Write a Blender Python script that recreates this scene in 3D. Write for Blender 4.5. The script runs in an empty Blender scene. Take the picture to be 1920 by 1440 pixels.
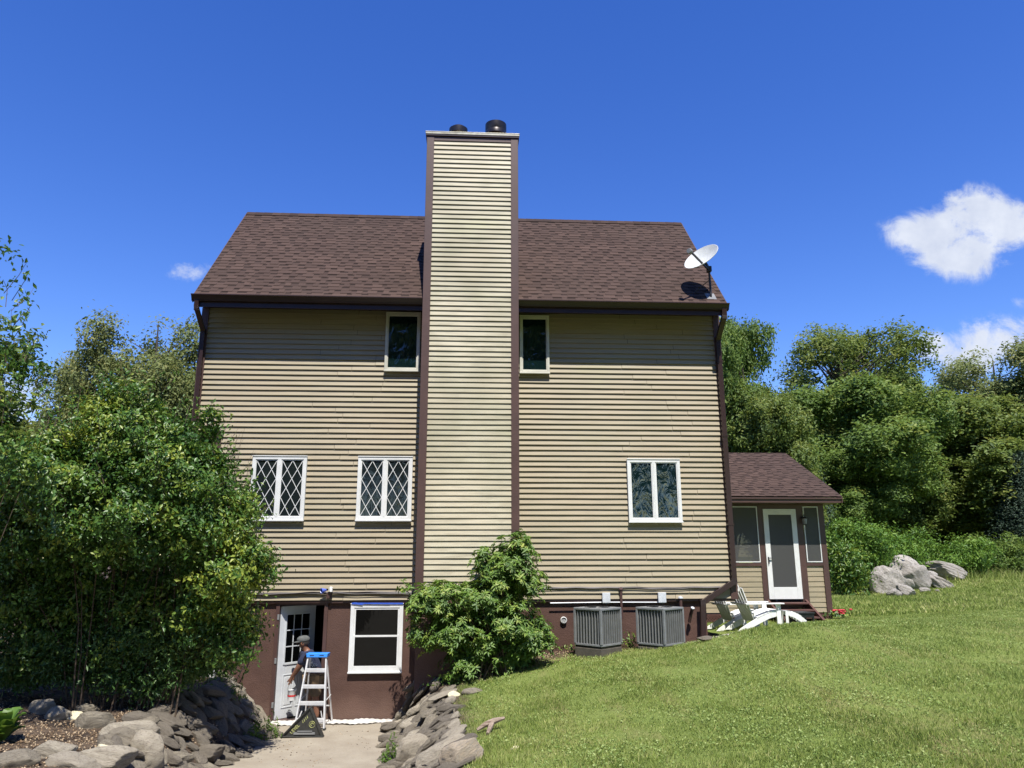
import bpy, bmesh, math, random
import numpy as np
from mathutils import Vector, Matrix
R = math.radians
rng = np.random.default_rng(7)
random.seed(7)
S = bpy.context.scene
COL = S.collection

# ------------------------------------------------------------------ camera
CAM = np.array([0., -15., 3.0]); FPX = 1387.
PITCH, YAW, ROLL = R(13.1), R(3.3), R(-0.1)
_f = np.array([math.sin(YAW)*math.cos(PITCH), math.cos(YAW)*math.cos(PITCH), math.sin(PITCH)])
_r = np.array([math.cos(YAW), -math.sin(YAW), 0.]); _u = np.cross(_r, _f)
_r, _u = _r*math.cos(ROLL)+_u*math.sin(ROLL), _u*math.cos(ROLL)-_r*math.sin(ROLL)
cd = bpy.data.cameras.new('camera'); cam = bpy.data.objects.new('camera', cd); COL.objects.link(cam)
cd.sensor_width = 36; cd.lens = FPX/1920*36; cd.clip_start = .05; cd.clip_end = 4000
cam.matrix_world = Matrix(((_r[0], _u[0], -_f[0], CAM[0]), (_r[1], _u[1], -_f[1], CAM[1]), (_r[2], _u[2], -_f[2], CAM[2]), (0, 0, 0, 1)))
S.camera = cam
def at(x, y, Yv=0.):            # the real point at depth Yv that the photo shows at pixel x, y
    d = _f+_r*(x-960)/FPX-_u*(y-720)/FPX
    return CAM+d*(Yv-CAM[1])/d[1]

# ------------------------------------------------------------------ light
EL, AZ = R(61), R(9)
SUN = Vector((math.sin(AZ)*math.cos(EL), -math.cos(AZ)*math.cos(EL), math.sin(EL)))
sd = bpy.data.lights.new('sun', 'SUN'); sd.energy = 5.0; sd.angle = R(.53); sd.color = (1, .955, .88)
so = bpy.data.objects.new('sun', sd); COL.objects.link(so); so.rotation_euler = SUN.to_track_quat('Z', 'Y').to_euler()
S.view_settings.view_transform = 'Standard'; S.view_settings.look = 'None'
S.view_settings.exposure = 0.75; S.view_settings.gamma = 1
w = bpy.data.worlds.new('World'); S.world = w; w.use_nodes = True
nt = w.node_tree; nt.nodes.clear()
def N(nt, typ, **k):
    n = nt.nodes.new(typ)
    for a, b in k.items(): setattr(n, a, b)
    return n
def math_(nt, op, a, b=None, c=None, clamp=False):
    n = N(nt, 'ShaderNodeMath', operation=op, use_clamp=clamp)
    for i, v in enumerate((a, b, c)):
        if v is None: continue
        if isinstance(v, (int, float)): n.inputs[i].default_value = v
        else: nt.links.new(v, n.inputs[i])
    return n.outputs[0]
out = N(nt, 'ShaderNodeOutputWorld'); bg = N(nt, 'ShaderNodeBackground')
sky = N(nt, 'ShaderNodeTexSky', sky_type='NISHITA'); sky.sun_disc = False
sky.sun_elevation = EL; sky.sun_rotation = math.pi-AZ
sky.altitude = 300; sky.air_density = 1.0; sky.dust_density = 0.0; sky.ozone_density = 2.5
SKY_HSV = N(nt, 'ShaderNodeHueSaturation'); SKY_HSV.inputs['Hue'].default_value = .521; SKY_HSV.inputs['Saturation'].default_value = 1.32
SKY_HSV.inputs['Value'].default_value = 1.6
nt.links.new(sky.outputs[0], SKY_HSV.inputs['Color'])
bg.inputs['Strength'].default_value = 0.08
# clouds: soft blobs in fixed sky directions
tc = N(nt, 'ShaderNodeTexCoord')
nrm = N(nt, 'ShaderNodeVectorMath', operation='NORMALIZE'); nt.links.new(tc.outputs['Generated'], nrm.inputs[0])
def dot(v):
    n = N(nt, 'ShaderNodeVectorMath', operation='DOT_PRODUCT'); nt.links.new(nrm.outputs[0], n.inputs[0]); n.inputs[1].default_value = tuple(v); return n.outputs['Value']
df, dr_, du = dot(_f), dot(_r), dot(_u)
dfc = math_(nt, 'MAXIMUM', df, .05)
cu, cv = math_(nt, 'DIVIDE', dr_, dfc), math_(nt, 'DIVIDE', du, dfc)
comb = N(nt, 'ShaderNodeCombineXYZ'); nt.links.new(cu, comb.inputs[0]); nt.links.new(cv, comb.inputs[1])
def noise(nt, vec, scale, detail=5, rough=.55, dist=0., dim='3D'):
    n = N(nt, 'ShaderNodeTexNoise'); n.inputs['Scale'].default_value = scale; n.inputs['Detail'].default_value = detail
    n.inputs['Roughness'].default_value = rough; n.inputs['Distortion'].default_value = dist
    if vec is not None: nt.links.new(vec, n.inputs['Vector'])
    return n
blobs = [(1815, 440, 84, 64, 1), (1716, 432, 66, 30, .8), (1818, 392, 54, 38, .95), (1925, 425, 80, 36, 1), (1785, 490, 62, 34, .9),
         (1880, 636, 96, 40, 1), (1752, 650, 66, 26, .72), (1815, 682, 54, 26, .8), (1368, 622, 34, 16, .7),
         (364, 509, 46, 22, .85), (20, 770, 120, 60, 1), (1915, 566, 26, 12, .35)]
total = None
for x, y, a, b, s in blobs:
    du_ = math_(nt, 'MULTIPLY', math_(nt, 'SUBTRACT', cu, (x-960)/FPX), FPX/a)
    dv_ = math_(nt, 'MULTIPLY', math_(nt, 'SUBTRACT', cv, -(y-720)/FPX), FPX/b)
    q = math_(nt, 'ADD', math_(nt, 'MULTIPLY', du_, du_), math_(nt, 'MULTIPLY', dv_, dv_))
    g = math_(nt, 'MULTIPLY', math_(nt, 'EXPONENT', math_(nt, 'MULTIPLY', q, -1.0)), s)
    total = g if total is None else math_(nt, 'ADD', total, g)
n1 = noise(nt, comb.outputs[0], 13, 10, .66, .8); n2 = noise(nt, comb.outputs[0], 42, 10, .7, .4)
nn = math_(nt, 'ADD', math_(nt, 'MULTIPLY', math_(nt, 'SUBTRACT', n1.outputs[0], .5), 2.4), math_(nt, 'MULTIPLY', math_(nt, 'SUBTRACT', n2.outputs[0], .5), .9))
tn = math_(nt, 'ADD', math_(nt, 'MINIMUM', total, 1.1), math_(nt, 'MULTIPLY', nn, math_(nt, 'MINIMUM', math_(nt, 'MULTIPLY', total, 2.5), 1)))
mr = N(nt, 'ShaderNodeMapRange', interpolation_type='SMOOTHSTEP'); nt.links.new(tn, mr.inputs[0])
mr.inputs[1].default_value = .24; mr.inputs[2].default_value = 1.12
mf = math_(nt, 'MULTIPLY', mr.outputs[0], math_(nt, 'GREATER_THAN', df, .1))
n3 = noise(nt, comb.outputs[0], 22, 6, .6)
cc = N(nt, 'ShaderNodeMix', data_type='RGBA'); nt.links.new(n3.outputs[0], cc.inputs[0])
cc.inputs[6].default_value = (4.0, 4.5, 5.8, 1); cc.inputs[7].default_value = (7.2, 7.5, 8.0, 1)
mx = N(nt, 'ShaderNodeMix', data_type='RGBA'); nt.links.new(math_(nt, 'MULTIPLY', mf, .95), mx.inputs[0])
nt.links.new(SKY_HSV.outputs[0], mx.inputs[6]); nt.links.new(cc.outputs[2], mx.inputs[7])
nt.links.new(mx.outputs[2], bg.inputs[0]); nt.links.new(bg.outputs[0], out.inputs[0])

# ------------------------------------------------------------------ materials
def newmat(name):
    m = bpy.data.materials.new(name); m.use_nodes = True; nt = m.node_tree; b = nt.nodes['Principled BSDF']; return m, nt, b
def mix(nt, fac, a, b):
    n = N(nt, 'ShaderNodeMix', data_type='RGBA')
    for i, v in ((0, fac), (6, a), (7, b)):
        if isinstance(v, (int, float)): n.inputs[i].default_value = v
        elif isinstance(v, tuple): n.inputs[i].default_value = v+(1,) if len(v) == 3 else v
        else: nt.links.new(v, n.inputs[i])
    return n.outputs[2]
def maprange(nt, v, a, b, c=0, d=1):
    n = N(nt, 'ShaderNodeMapRange'); nt.links.new(v, n.inputs[0])
    for i, x in enumerate((a, b, c, d)): n.inputs[i+1].default_value = x
    return n.outputs[0]
def objco(nt, scale=(1, 1, 1), rot=(0, 0, 0)):
    t = N(nt, 'ShaderNodeTexCoord'); m = N(nt, 'ShaderNodeMapping'); m.inputs['Scale'].default_value = scale; m.inputs['Rotation'].default_value = rot
    nt.links.new(t.outputs['Object'], m.inputs[0]); return m.outputs[0]
def bump(nt, b, h, strength, dist=.02):
    n = N(nt, 'ShaderNodeBump'); n.inputs['Strength'].default_value = strength; n.inputs['Distance'].default_value = dist
    nt.links.new(h, n.inputs['Height']); nt.links.new(n.outputs[0], b.inputs['Normal'])
def mat(name, c1, c2=None, scale=6, rough=.6, metal=0, bs=0, bscale=60, stretch=(1, 1, 1), lo=.35, hi=.65, spec=.5, bdist=.01):
    m, nt, b = newmat(name); b.inputs['Roughness'].default_value = rough; b.inputs['Metallic'].default_value = metal
    b.inputs['Specular IOR Level'].default_value = spec
    v = objco(nt, stretch)
    if c2: nt.links.new(mix(nt, maprange(nt, noise(nt, v, scale, 6, .6).outputs[0], lo, hi), c1, c2), b.inputs['Base Color'])
    else: b.inputs['Base Color'].default_value = c1+(1,)
    if bs: bump(nt, b, noise(nt, v, bscale, 5, .6).outputs[0], bs, bdist)
    return m
def siding_mat(name, c1, c2, c3, amt):
    m, nt, b = newmat(name); b.inputs['Roughness'].default_value = .55; b.inputs['Specular IOR Level'].default_value = .3
    a = noise(nt, objco(nt, (1.1, 1, 9)), 1.6, 6, .65).outputs[0]
    c = noise(nt, objco(nt, (.5, .5, .35)), 1.1, 3, .5).outputs[0]
    at_ = N(nt, 'ShaderNodeAttribute', attribute_name='tint').outputs['Fac']
    k = mix(nt, maprange(nt, a, .45, .72), c1, c2)
    k = mix(nt, math_(nt, 'MULTIPLY', maprange(nt, c, .4, .65), amt), k, c3)
    k = mix(nt, math_(nt, 'MULTIPLY', at_, .16), k, c3)
    pk = noise(nt, objco(nt, (.35, .35, .8)), 1.7, 4, .6).outputs[0]; k = mix(nt, maprange(nt, pk, .42, .62, 0, .35), k, (c1[0]*1.02, c1[1]*.93, c1[2]*.92)); k = mix(nt, maprange(nt, pk, .40, .30, 0, .4), k, (c1[0]*.86, c1[1]*.92, c1[2]*.72))
    rn = noise(nt, objco(nt, (7, 7, .25)), 2.0, 4, .65).outputs[0]; k = mix(nt, maprange(nt, rn, .60, .72, 0, .22), k, c3)
    sp = noise(nt, objco(nt, (6, 6, 30)), 5, 5, .8).outputs[0]
    k = mix(nt, maprange(nt, sp, .66, .72, 0, .35), k, (c3[0]*.6, c3[1]*.6, c3[2]*.55))
    nt.links.new(k, b.inputs['Base Color'])
    bump(nt, b, noise(nt, objco(nt, (3, 3, 25)), 8, 4, .6).outputs[0], .25, .004)
    return m
M = {}
M['siding'] = siding_mat('tan_vinyl_siding', (.302, .258, .174), (.25, .212, .139), (.228, .198, .131), .4)
M['chimsiding'] = siding_mat('weathered_chimney_siding', (.43, .395, .285), (.25, .224, .154), (.235, .218, .138), 1.0)
M['brown'] = mat('brown_trim_paint', (.072, .037, .031), (.058, .030, .025), 3, .5, bs=.1, bscale=30)
M['brownmetal'] = mat('brown_coated_aluminium', (.030, .0145, .013), (.024, .012, .011), 3, .35)  # tone darkened past plain brown to deepen the shade at the eaves
M['stucco'] = mat('brown_painted_stucco', (.082, .041, .029), (.064, .031, .022), 2.2, .85, bs=.55, bscale=45, bdist=.015)
nt = M['stucco'].node_tree; b = nt.nodes['Principled BSDF']; lk = b.inputs['Base Color'].links[0].from_socket; co = objco(nt); sx = N(nt, 'ShaderNodeSeparateXYZ'); nt.links.new(co, sx.inputs[0])
ns_ = noise(nt, co, 3.5, 6, .7).outputs[0]; lowz = maprange(nt, math_(nt, 'ADD', sx.outputs[2], math_(nt, 'MULTIPLY', ns_, -.5)), .25, -.15)
k = mix(nt, math_(nt, 'MULTIPLY', lowz, .5), lk, (.16, .10, .075)); k = mix(nt, maprange(nt, noise(nt, objco(nt, (1, 1, 2.5)), 1.3, 5, .65).outputs[0], .55, .66, 0, .28), k, (.115, .062, .048)); nt.links.new(k, b.inputs['Base Color'])
M['chimstucco'] = mat('faded_brown_stucco', (.13, .073, .058), (.105, .058, .046), 2.2, .85, bs=.55, bscale=45, bdist=.015)
M['white'] = mat('white_vinyl', (.64, .645, .635), (.57, .575, .56), 4, .4)
M['offwhite'] = mat('cream_window_vinyl', (.50, .49, .42), (.42, .41, .34), 4, .45)
M['doorwhite'] = mat('white_door_paint', (.56, .58, .59), (.50, .52, .54), 5, .45)
M['chairwhite'] = mat('weathered_white_paint', (.72, .72, .70), (.50, .485, .45), 14, .6, lo=.5, hi=.85, bs=.2)
M['black'] = mat('black_metal', (.012, .012, .012), None, rough=.4)
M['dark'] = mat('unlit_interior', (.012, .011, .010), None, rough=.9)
M['tape'] = mat('blue_masking_tape', (.02, .07, .42), (.03, .1, .5), 20, .6)
M['greymetal'] = mat('grey_painted_steel', (.20, .205, .205), (.155, .16, .16), 8, .45)
M['coil'] = mat('dark_condenser_coil', (.055, .058, .05), (.032, .034, .03), 90, .7, stretch=(1, 1, .15), bs=.4, bscale=200)
M['galv'] = mat('pale_galvanised_box', (.62, .64, .66), (.5, .52, .54), 9, .4, metal=.2)
M['gunmetal'] = mat('dish_mast_steel', (.03, .03, .033), None, rough=.45, metal=.3)
M['dish'] = mat('pale_grey_dish_paint', (.58, .59, .56), (.44, .46, .43), 5, .35)
M['capmetal'] = mat('weathered_sheet_metal', (.42, .41, .33), (.27, .25, .19), 7, .4, metal=.5)
M['flue'] = mat('dark_flue_metal', (.055, .048, .045), (.03, .026, .025), 6, .35, metal=.7)
M['rust'] = mat('rusty_flue_pipe', (.12, .05, .03), (.07, .035, .025), 10, .6, metal=.3)
M['concrete'] = mat('concrete_pad', (.09, .078, .06), (.06, .052, .04), 7, .9, bs=.3)
M['cable'] = mat('black_cable', (.03, .02, .02), None, rough=.5)
M['bulb'] = mat('blue_glass_lens', (.08, .13, .5), None, rough=.15)
M['cloth'] = mat('white_drop_cloth', (.56, .54, .50), (.38, .36, .33), 8, .9, bs=.5, bscale=12, bdist=.03)
M['ladder'] = mat('aluminium_ladder', (.66, .66, .66), (.56, .56, .56), 12, .38, metal=.25)
M['ladderblue'] = mat('blue_ladder_plastic', (.03, .22, .72), (.05, .28, .8), 20, .4)
M['toolblack'] = mat('black_tool_plastic', (.02, .021, .02), (.04, .04, .036), 22, .45)
M['yellowprint'] = mat('faded_yellow_print', (.42, .44, .16), (.2, .2, .1), 30, .6)
M['whiteprint'] = mat('white_shirt_print', (.75, .77, .8), (.5, .52, .58), 50, .8)
M['red'] = mat('red_band', (.55, .03, .03), None, rough=.5)
M['navy'] = mat('navy_cotton', (.014, .018, .045), (.02, .026, .058), 9, .9, bs=.4, bscale=30)
M['khaki'] = mat('brown_khaki_cotton', (.135, .10, .065), (.09, .065, .042), 10, .9, bs=.5, bscale=25)
M['leather'] = mat('tan_tool_belt', (.28, .19, .10), (.16, .10, .05), 12, .7)
M['skin'] = mat('brown_skin', (.20, .092, .055), (.16, .072, .043), 8, .5)
M['cap'] = mat('grey_cap_fabric', (.10, .105, .10), (.07, .075, .07), 20, .9)
M['hair'] = mat('black_hair', (.012, .01, .009), None, rough=.8)
M['shoe'] = mat('dark_shoe', (.04, .035, .03), None, rough=.7)
M['bark'] = mat('grey_brown_bark', (.075, .06, .048), (.035, .028, .022), 12, .9, bs=.8, bscale=18, stretch=(1, 1, .3), bdist=.03)
M['twig'] = mat('brown_shrub_stem', (.10, .07, .045), (.05, .034, .022), 14, .85)
M['flower'] = mat('red_petals', (.55, .03, .06), (.4, .02, .03), 30, .6)
M['wood'] = mat('brown_stained_wood', (.10, .042, .033), (.065, .028, .022), 6, .6, stretch=(.3, 3, 3), bs=.3)
M['driftwood'] = mat('grey_driftwood', (.33, .26, .20), (.12, .08, .055), 6, .9, stretch=(1, 4, 4), bs=.6, bscale=20)
M['palestone'] = mat('cream_stone', (.62, .56, .38), (.45, .40, .27), 7, .85, bs=.5, bscale=20)

def glass(name, wav, col=(.006, .009, .009), spec=.5):
    m, nt, b = newmat(name); b.inputs['Base Color'].default_value = col+(1,); b.inputs['Roughness'].default_value = .03
    b.inputs['Specular IOR Level'].default_value = spec; b.inputs['IOR'].default_value = 1.52
    h = noise(nt, objco(nt, (1.6, 1, .8)), 3.2, 3, .5, 1.2).outputs[0]
    bump(nt, b, h, .5, wav); return m
M['glass'] = glass('old_window_glass', .012, (.010, .014, .015)); M['glassflat'] = glass('flat_window_glass', .003, (.002, .0025, .0025), .3)
M['glassswirl'] = glass('rippled_window_glass', .045, (.004, .012, .013), 1.0)
# porch screens: a thin dark mesh that lets the room behind show a little
m, nt, b = newmat('insect_screen'); b.inputs['Base Color'].default_value = (.055, .055, .053, 1); b.inputs['Roughness'].default_value = .6
tr = N(nt, 'ShaderNodeBsdfTransparent'); ms = N(nt, 'ShaderNodeMixShader'); ms.inputs[0].default_value = .82
nt.links.new(tr.outputs[0], ms.inputs[1]); nt.links.new(b.outputs[0], ms.inputs[2])
nt.links.new(ms.outputs[0], nt.nodes['Material Output'].inputs[0]); M['screen'] = m

# shingles use a tint attribute per tab
m, nt, b = newmat('brown_asphalt_shingle'); b.inputs['Roughness'].default_value = .95; b.inputs['Specular IOR Level'].default_value = .2
a = N(nt, 'ShaderNodeAttribute', attribute_name='tint').outputs['Fac']
g1 = noise(nt, objco(nt), 90, 3, .8).outputs[0]; g2 = noise(nt, objco(nt), .6, 3, .5).outputs[0]
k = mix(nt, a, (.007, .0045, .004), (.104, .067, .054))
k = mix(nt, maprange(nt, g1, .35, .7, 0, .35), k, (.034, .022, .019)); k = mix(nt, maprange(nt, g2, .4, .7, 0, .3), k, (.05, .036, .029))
nt.links.new(k, b.inputs['Base Color']); bump(nt, b, g1, .5, .004); M['shingle'] = m

def leafmat(name, dark, midc, light, trans=.3, rough=.42, spec=.5):
    m, nt, b = newmat(name); b.inputs['Roughness'].default_value = rough; b.inputs['Specular IOR Level'].default_value = spec
    a = N(nt, 'ShaderNodeAttribute', attribute_name='tint').outputs['Fac']
    cr = N(nt, 'ShaderNodeValToRGB'); nt.links.new(a, cr.inputs[0]); e = cr.color_ramp.elements
    e[0].color = dark+(1,); e[1].color = light+(1,); x = e.new(.5); x.color = midc+(1,)
    nt.links.new(cr.outputs[0], b.inputs['Base Color'])
    t = N(nt, 'ShaderNodeBsdfTranslucent'); hs = N(nt, 'ShaderNodeHueSaturation'); hs.inputs['Hue'].default_value = .485; hs.inputs['Value'].default_value = 1.3
    nt.links.new(cr.outputs[0], hs.inputs['Color']); nt.links.new(hs.outputs[0], t.inputs[0])
    ms = N(nt, 'ShaderNodeMixShader'); ms.inputs[0].default_value = trans
    nt.links.new(b.outputs[0], ms.inputs[1]); nt.links.new(t.outputs[0], ms.inputs[2]); nt.links.new(ms.outputs[0], nt.nodes['Material Output'].inputs[0])
    return m
M['lilac'] = leafmat('lilac_leaf', (.030, .085, .015), (.082, .172, .027), (.27, .32, .042))
M['rhodo'] = leafmat('rhododendron_leaf', (.042, .098, .014), (.125, .22, .030), (.33, .37, .075), .3, .5)
M['treeA'] = leafmat('maple_leaf', (.055, .105, .022), (.135, .215, .042), (.24, .29, .064), .38, .55, .3)
M['treeB'] = leafmat('ash_leaf', (.064, .105, .024), (.15, .21, .042), (.26, .275, .065), .36, .55, .3)
M['treeC'] = leafmat('pale_far_leaf', (.11, .15, .05), (.19, .23, .075), (.30, .285, .10), .4, .6, .3)
M['treeD'] = leafmat('spruce_needle', (.022, .045, .028), (.038, .068, .040), (.07, .10, .055), .1, .6, .3)
M['sumac'] = leafmat('sumac_leaf', (.045, .11, .018), (.10, .20, .028), (.20, .31, .045), .3, .5, .3)
M['bluegreen'] = leafmat('narrow_shrub_leaf', (.028, .075, .016), (.062, .135, .026), (.15, .21, .045))
M['hosta'] = leafmat('broad_garden_leaf', (.05, .12, .015), (.085, .17, .022), (.14, .23, .035), .3, .5)

def rockmat(name, a, b_, c):
    m, nt, b = newmat(name); b.inputs['Roughness'].default_value = .92; b.inputs['Specular IOR Level'].default_value = .25
    oi = N(nt, 'ShaderNodeObjectInfo')
    v = objco(nt, (1, 1, 3.2)); va = N(nt, 'ShaderNodeVectorMath', operation='ADD'); nt.links.new(v, va.inputs[0])
    cx = N(nt, 'ShaderNodeCombineXYZ'); nt.links.new(math_(nt, 'MULTIPLY', oi.outputs['Random'], 50), cx.inputs[0]); nt.links.new(cx.outputs[0], va.inputs[1]); v = va.outputs[0]
    k = mix(nt, maprange(nt, noise(nt, v, 2.2, 8, .7).outputs[0], .35, .65), a, b_)
    k = mix(nt, maprange(nt, noise(nt, v, 7, 6, .7).outputs[0], .52, .62, 0, .8), k, c)
    k = mix(nt, math_(nt, 'MULTIPLY', oi.outputs['Random'], .55), k, b_)
    lich = noise(nt, v, 16, 4, .8).outputs[0]; k = mix(nt, maprange(nt, lich, .64, .70, 0, .5), k, (min(1, a[0]*1.5), min(1, a[1]*1.55), min(1, a[2]*1.5)))
    cr_ = N(nt, 'ShaderNodeTexVoronoi', feature='DISTANCE_TO_EDGE'); cr_.inputs['Scale'].default_value = 2.4; nt.links.new(v, cr_.inputs['Vector']); crk = maprange(nt, cr_.outputs['Distance'], 0, .05)
    nt.links.new(k, b.inputs['Base Color'])
    h = math_(nt, 'ADD', noise(nt, v, 4, 10, .75).outputs[0], math_(nt, 'MULTIPLY', noise(nt, v, 26, 6, .7).outputs[0], .5)); h = math_(nt, 'ADD', h, math_(nt, 'MULTIPLY', crk, .08))
    bump(nt, b, h, .8, .06); return m
M['rock'] = rockmat('grey_tan_fieldstone', (.35, .31, .235), (.21, .18, .135), (.08, .068, .052))
M['rockpale'] = rockmat('pale_fieldstone', (.47, .42, .325), (.34, .295, .225), (.16, .135, .105))
M['rockrust'] = rockmat('rust_tinged_slab', (.52, .40, .27), (.40, .35, .28), (.20, .175, .14))
M['rockdark'] = rockmat('dark_lichened_stone', (.26, .225, .175), (.16, .138, .108), (.07, .06, .048))  # dark tone also stands in for shade on the left bank
M['ledge'] = rockmat('pale_rock_ledge', (.50, .47, .42), (.26, .235, .205), (.06, .054, .05))

# ------------------------------------------------------------------ helpers
def tag(o, label=None, cat=None, group=None, kind=None):
    for k, v in (('label', label), ('category', cat), ('group', group), ('kind', kind)):
        if v: o[k] = v
    return o
def thing(name, label, cat, loc=(0, 0, 0), rz=0, group=None):
    o = bpy.data.objects.new(name, None); COL.objects.link(o); o.location = [float(v) for v in loc]; o.rotation_euler = (0, 0, rz); o.empty_display_size = .1
    return tag(o, label, cat, group)
class MB:
    def __init__(s): s.v = []; s.f = []; s.t = []
    def add(s, v, f, t=None):
        n = len(s.v); s.v += [tuple(float(c) for c in p) for p in v]; s.f += [tuple(i+n for i in q) for q in f]
        s.t += [0.5 if t is None else t]*len(f); return s
    def box(s, x0, x1, y0, y1, z0, z1, mtx=None):
        v = [(x, y, z) for z in (z0, z1) for y in (y0, y1) for x in (x0, x1)]
        if mtx is not None: v = [tuple(mtx @ Vector(p)) for p in v]
        return s.add(v, [(0, 2, 3, 1), (4, 5, 7, 6), (0, 1, 5, 4), (2, 6, 7, 3), (0, 4, 6, 2), (1, 3, 7, 5)])
    def bar(s, p, q, wd, th, up=(0, 0, 1)):          # a board from p to q
        p, q = Vector(p), Vector(q); d = q-p; L = d.length; d.normalize(); sd_ = d.cross(Vector(up))
        if sd_.length < 1e-4: sd_ = d.cross(Vector((1, 0, 0)))
        sd_.normalize(); u = sd_.cross(d).normalized()
        v = [p+d*(L*a)+sd_*(b*wd/2)+u*(c*th/2) for a in (0, 1) for b in (-1, 1) for c in (-1, 1)]
        return s.add(v, [(0, 1, 3, 2), (4, 6, 7, 5), (0, 4, 5, 1), (2, 3, 7, 6), (0, 2, 6, 4), (1, 5, 7, 3)])
    def tube(s, pts, rad, n=8, cap=True):
        pts = [Vector(p) for p in pts]; rad = rad if isinstance(rad, (list, tuple)) else [rad]*len(pts)
        V = []; F = []; a = None
        for i, p in enumerate(pts):
            d = (pts[min(i+1, len(pts)-1)]-pts[max(i-1, 0)]).normalized()
            if a is None: a = d.cross(Vector((0, 0, 1)) if abs(d.z) < .9 else Vector((1, 0, 0))).normalized()
            a = (a-d*a.dot(d)).normalized(); b = d.cross(a)
            for k in range(n):
                t = 2*math.pi*k/n; V.append(p+(a*math.cos(t)+b*math.sin(t))*rad[i])
        for i in range(len(pts)-1):
            for k in range(n):
                F.append((i*n+k, i*n+(k+1) % n, (i+1)*n+(k+1) % n, (i+1)*n+k))
        if cap: F.append(tuple(range(n))[::-1]); F.append(tuple((len(pts)-1)*n+k for k in range(n)))
        return s.add(V, F)
    def prism(s, poly, d, axis=1):                    # polygon in xz (axis 1) or xy (2) or yz (0), swept over d=(a,b)
        n = len(poly); V = []
        for e in d:
            for (a, b) in poly: V.append((a, e, b) if axis == 1 else (a, b, e) if axis == 2 else (e, a, b))
        F = [tuple(range(n)), tuple(range(2*n-1, n-1, -1))]+[(i, i+n, (i+1) % n+n, (i+1) % n) for i in range(n)]
        return s.add(V, F)
    def lathe(s, prof, n=24, c=(0, 0, 0), mtx=None):
        V = []; F = []
        for (r, z) in prof:
            for k in range(n):
                t = 2*math.pi*k/n; p = Vector((r*math.cos(t), r*math.sin(t), z))
                if mtx is not None: p = mtx @ p
                V.append(p+Vector(c))
        for i in range(len(prof)-1):
            for k in range(n): F.append((i*n+k, i*n+(k+1) % n, (i+1)*n+(k+1) % n, (i+1)*n+k))
        return s.add(V, F)
    def build(s, name, m, parent=None, smooth=False, bev=0):
        me = bpy.data.meshes.new(name); me.from_pydata(s.v, [], s.f)
        a = me.attributes.new('tint', 'FLOAT', 'FACE'); a.data.foreach_set('value', s.t)
        bm = bmesh.new(); bm.from_mesh(me); bmesh.ops.recalc_face_normals(bm, faces=bm.faces)
        if smooth:
            for f in bm.faces: f.smooth = True
            for e in bm.edges:
                if len(e.link_faces) == 2 and e.calc_face_angle(0) > .7: e.smooth = False
        bm.to_mesh(me); bm.free()
        me.materials.append(m); o = bpy.data.objects.new(name, me); COL.objects.link(o); o.parent = parent
        if bev:
            b = o.modifiers.new('bevel', 'BEVEL'); b.width = bev; b.segments = 2; b.limit_method = 'ANGLE'
        return o
def npmesh(name, V, F, m, parent=None, tint=None, smooth=False, matidx=None):
    me = bpy.data.meshes.new(name); nv, nf = len(V), len(F); k = F.shape[1]
    me.vertices.add(nv); me.vertices.foreach_set('co', np.ascontiguousarray(V, dtype=np.float32).ravel())
    me.loops.add(nf*k); me.loops.foreach_set('vertex_index', np.ascontiguousarray(F, dtype=np.int32).ravel())
    me.polygons.add(nf); me.polygons.foreach_set('loop_start', np.arange(0, nf*k, k, dtype=np.int32))
    me.update(calc_edges=True)
    if smooth: me.polygons.foreach_set('use_smooth', np.ones(nf, dtype=bool))
    if tint is not None:
        a = me.attributes.new('tint', 'FLOAT', 'FACE'); a.data.foreach_set('value', np.ascontiguousarray(tint, dtype=np.float32))
    me.materials.append(m); o = bpy.data.objects.new(name, me); COL.objects.link(o); o.parent = parent
    return o

# ------------------------------------------------------------------ ground
CP = np.array([(.5, -.9, .98), (1.8, 0, 1.2), (2.8, 0, 1.23), (4.4, 0, 1.33), (0, -1.6, .78), (.04, -3.8, .74), (.17, -6.3, .82), (.3, -9, 1.0),
    (1.7, -7.2, 1.0), (3.3, -7.2, 1.06), (5.6, -7.2, 1.18), (2.5, -3, 1.22), (4.3, -2.2, 1.52), (5.2, -1.3, 1.73), (6.6, -.9, 1.78), (8.5, -.5, 1.74), (8.2, -4, 1.5),
    (6.0, 1.0, 1.48), (7.2, 1.6, 1.50), (8.5, 3.0, 1.50), (10.5, 4, 1.55), (5.8, 3.2, 1.45), (13, 1, 1.72), (12, 9, 1.62), (17, 13, 1.62), (20, 15.5, 1.95), (27, 15, 1.95),
    (18, 24, 1.3), (28, 24, 1.75), (38, 20, 2.0), (9, 20, 1.4), (13, -8, 1.4), (20, 0, 1.8),
    (-6.2, -2.7, .82), (-5.3, -5.2, .80), (-3.9, -5.0, .72), (-4.6, 0, .82), (-4.7, -2.1, .82), (-8, -3, 1.0), (-9, 1, 1.1), (-4, -8, 1.05), (-8, -8, 1.2), (-12, 6, 1.2), (-20, 10, 1.3), (-20, -12, 2.),
    (0, -15, 1.35), (4, -15, 1.4), (9, -15, 1.6), (-5, -15, 1.45), (-1.4, -15, 1.35), (0, -24, 1.8), (20, -20, 2.2), (-20, -24, 2.2), (-2, 10, 1.2), (0, 25, 1.2), (-15, 28, 1.2)])
def _tps(d): return np.where(d > 1e-9, d*d*np.log(np.maximum(d, 1e-9)), 0)
_n = len(CP); _K = _tps(np.linalg.norm(CP[:, None, :2]-CP[None, :, :2], axis=2))+np.eye(_n)*.25
_P = np.c_[np.ones(_n), CP[:, :2]]
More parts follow.
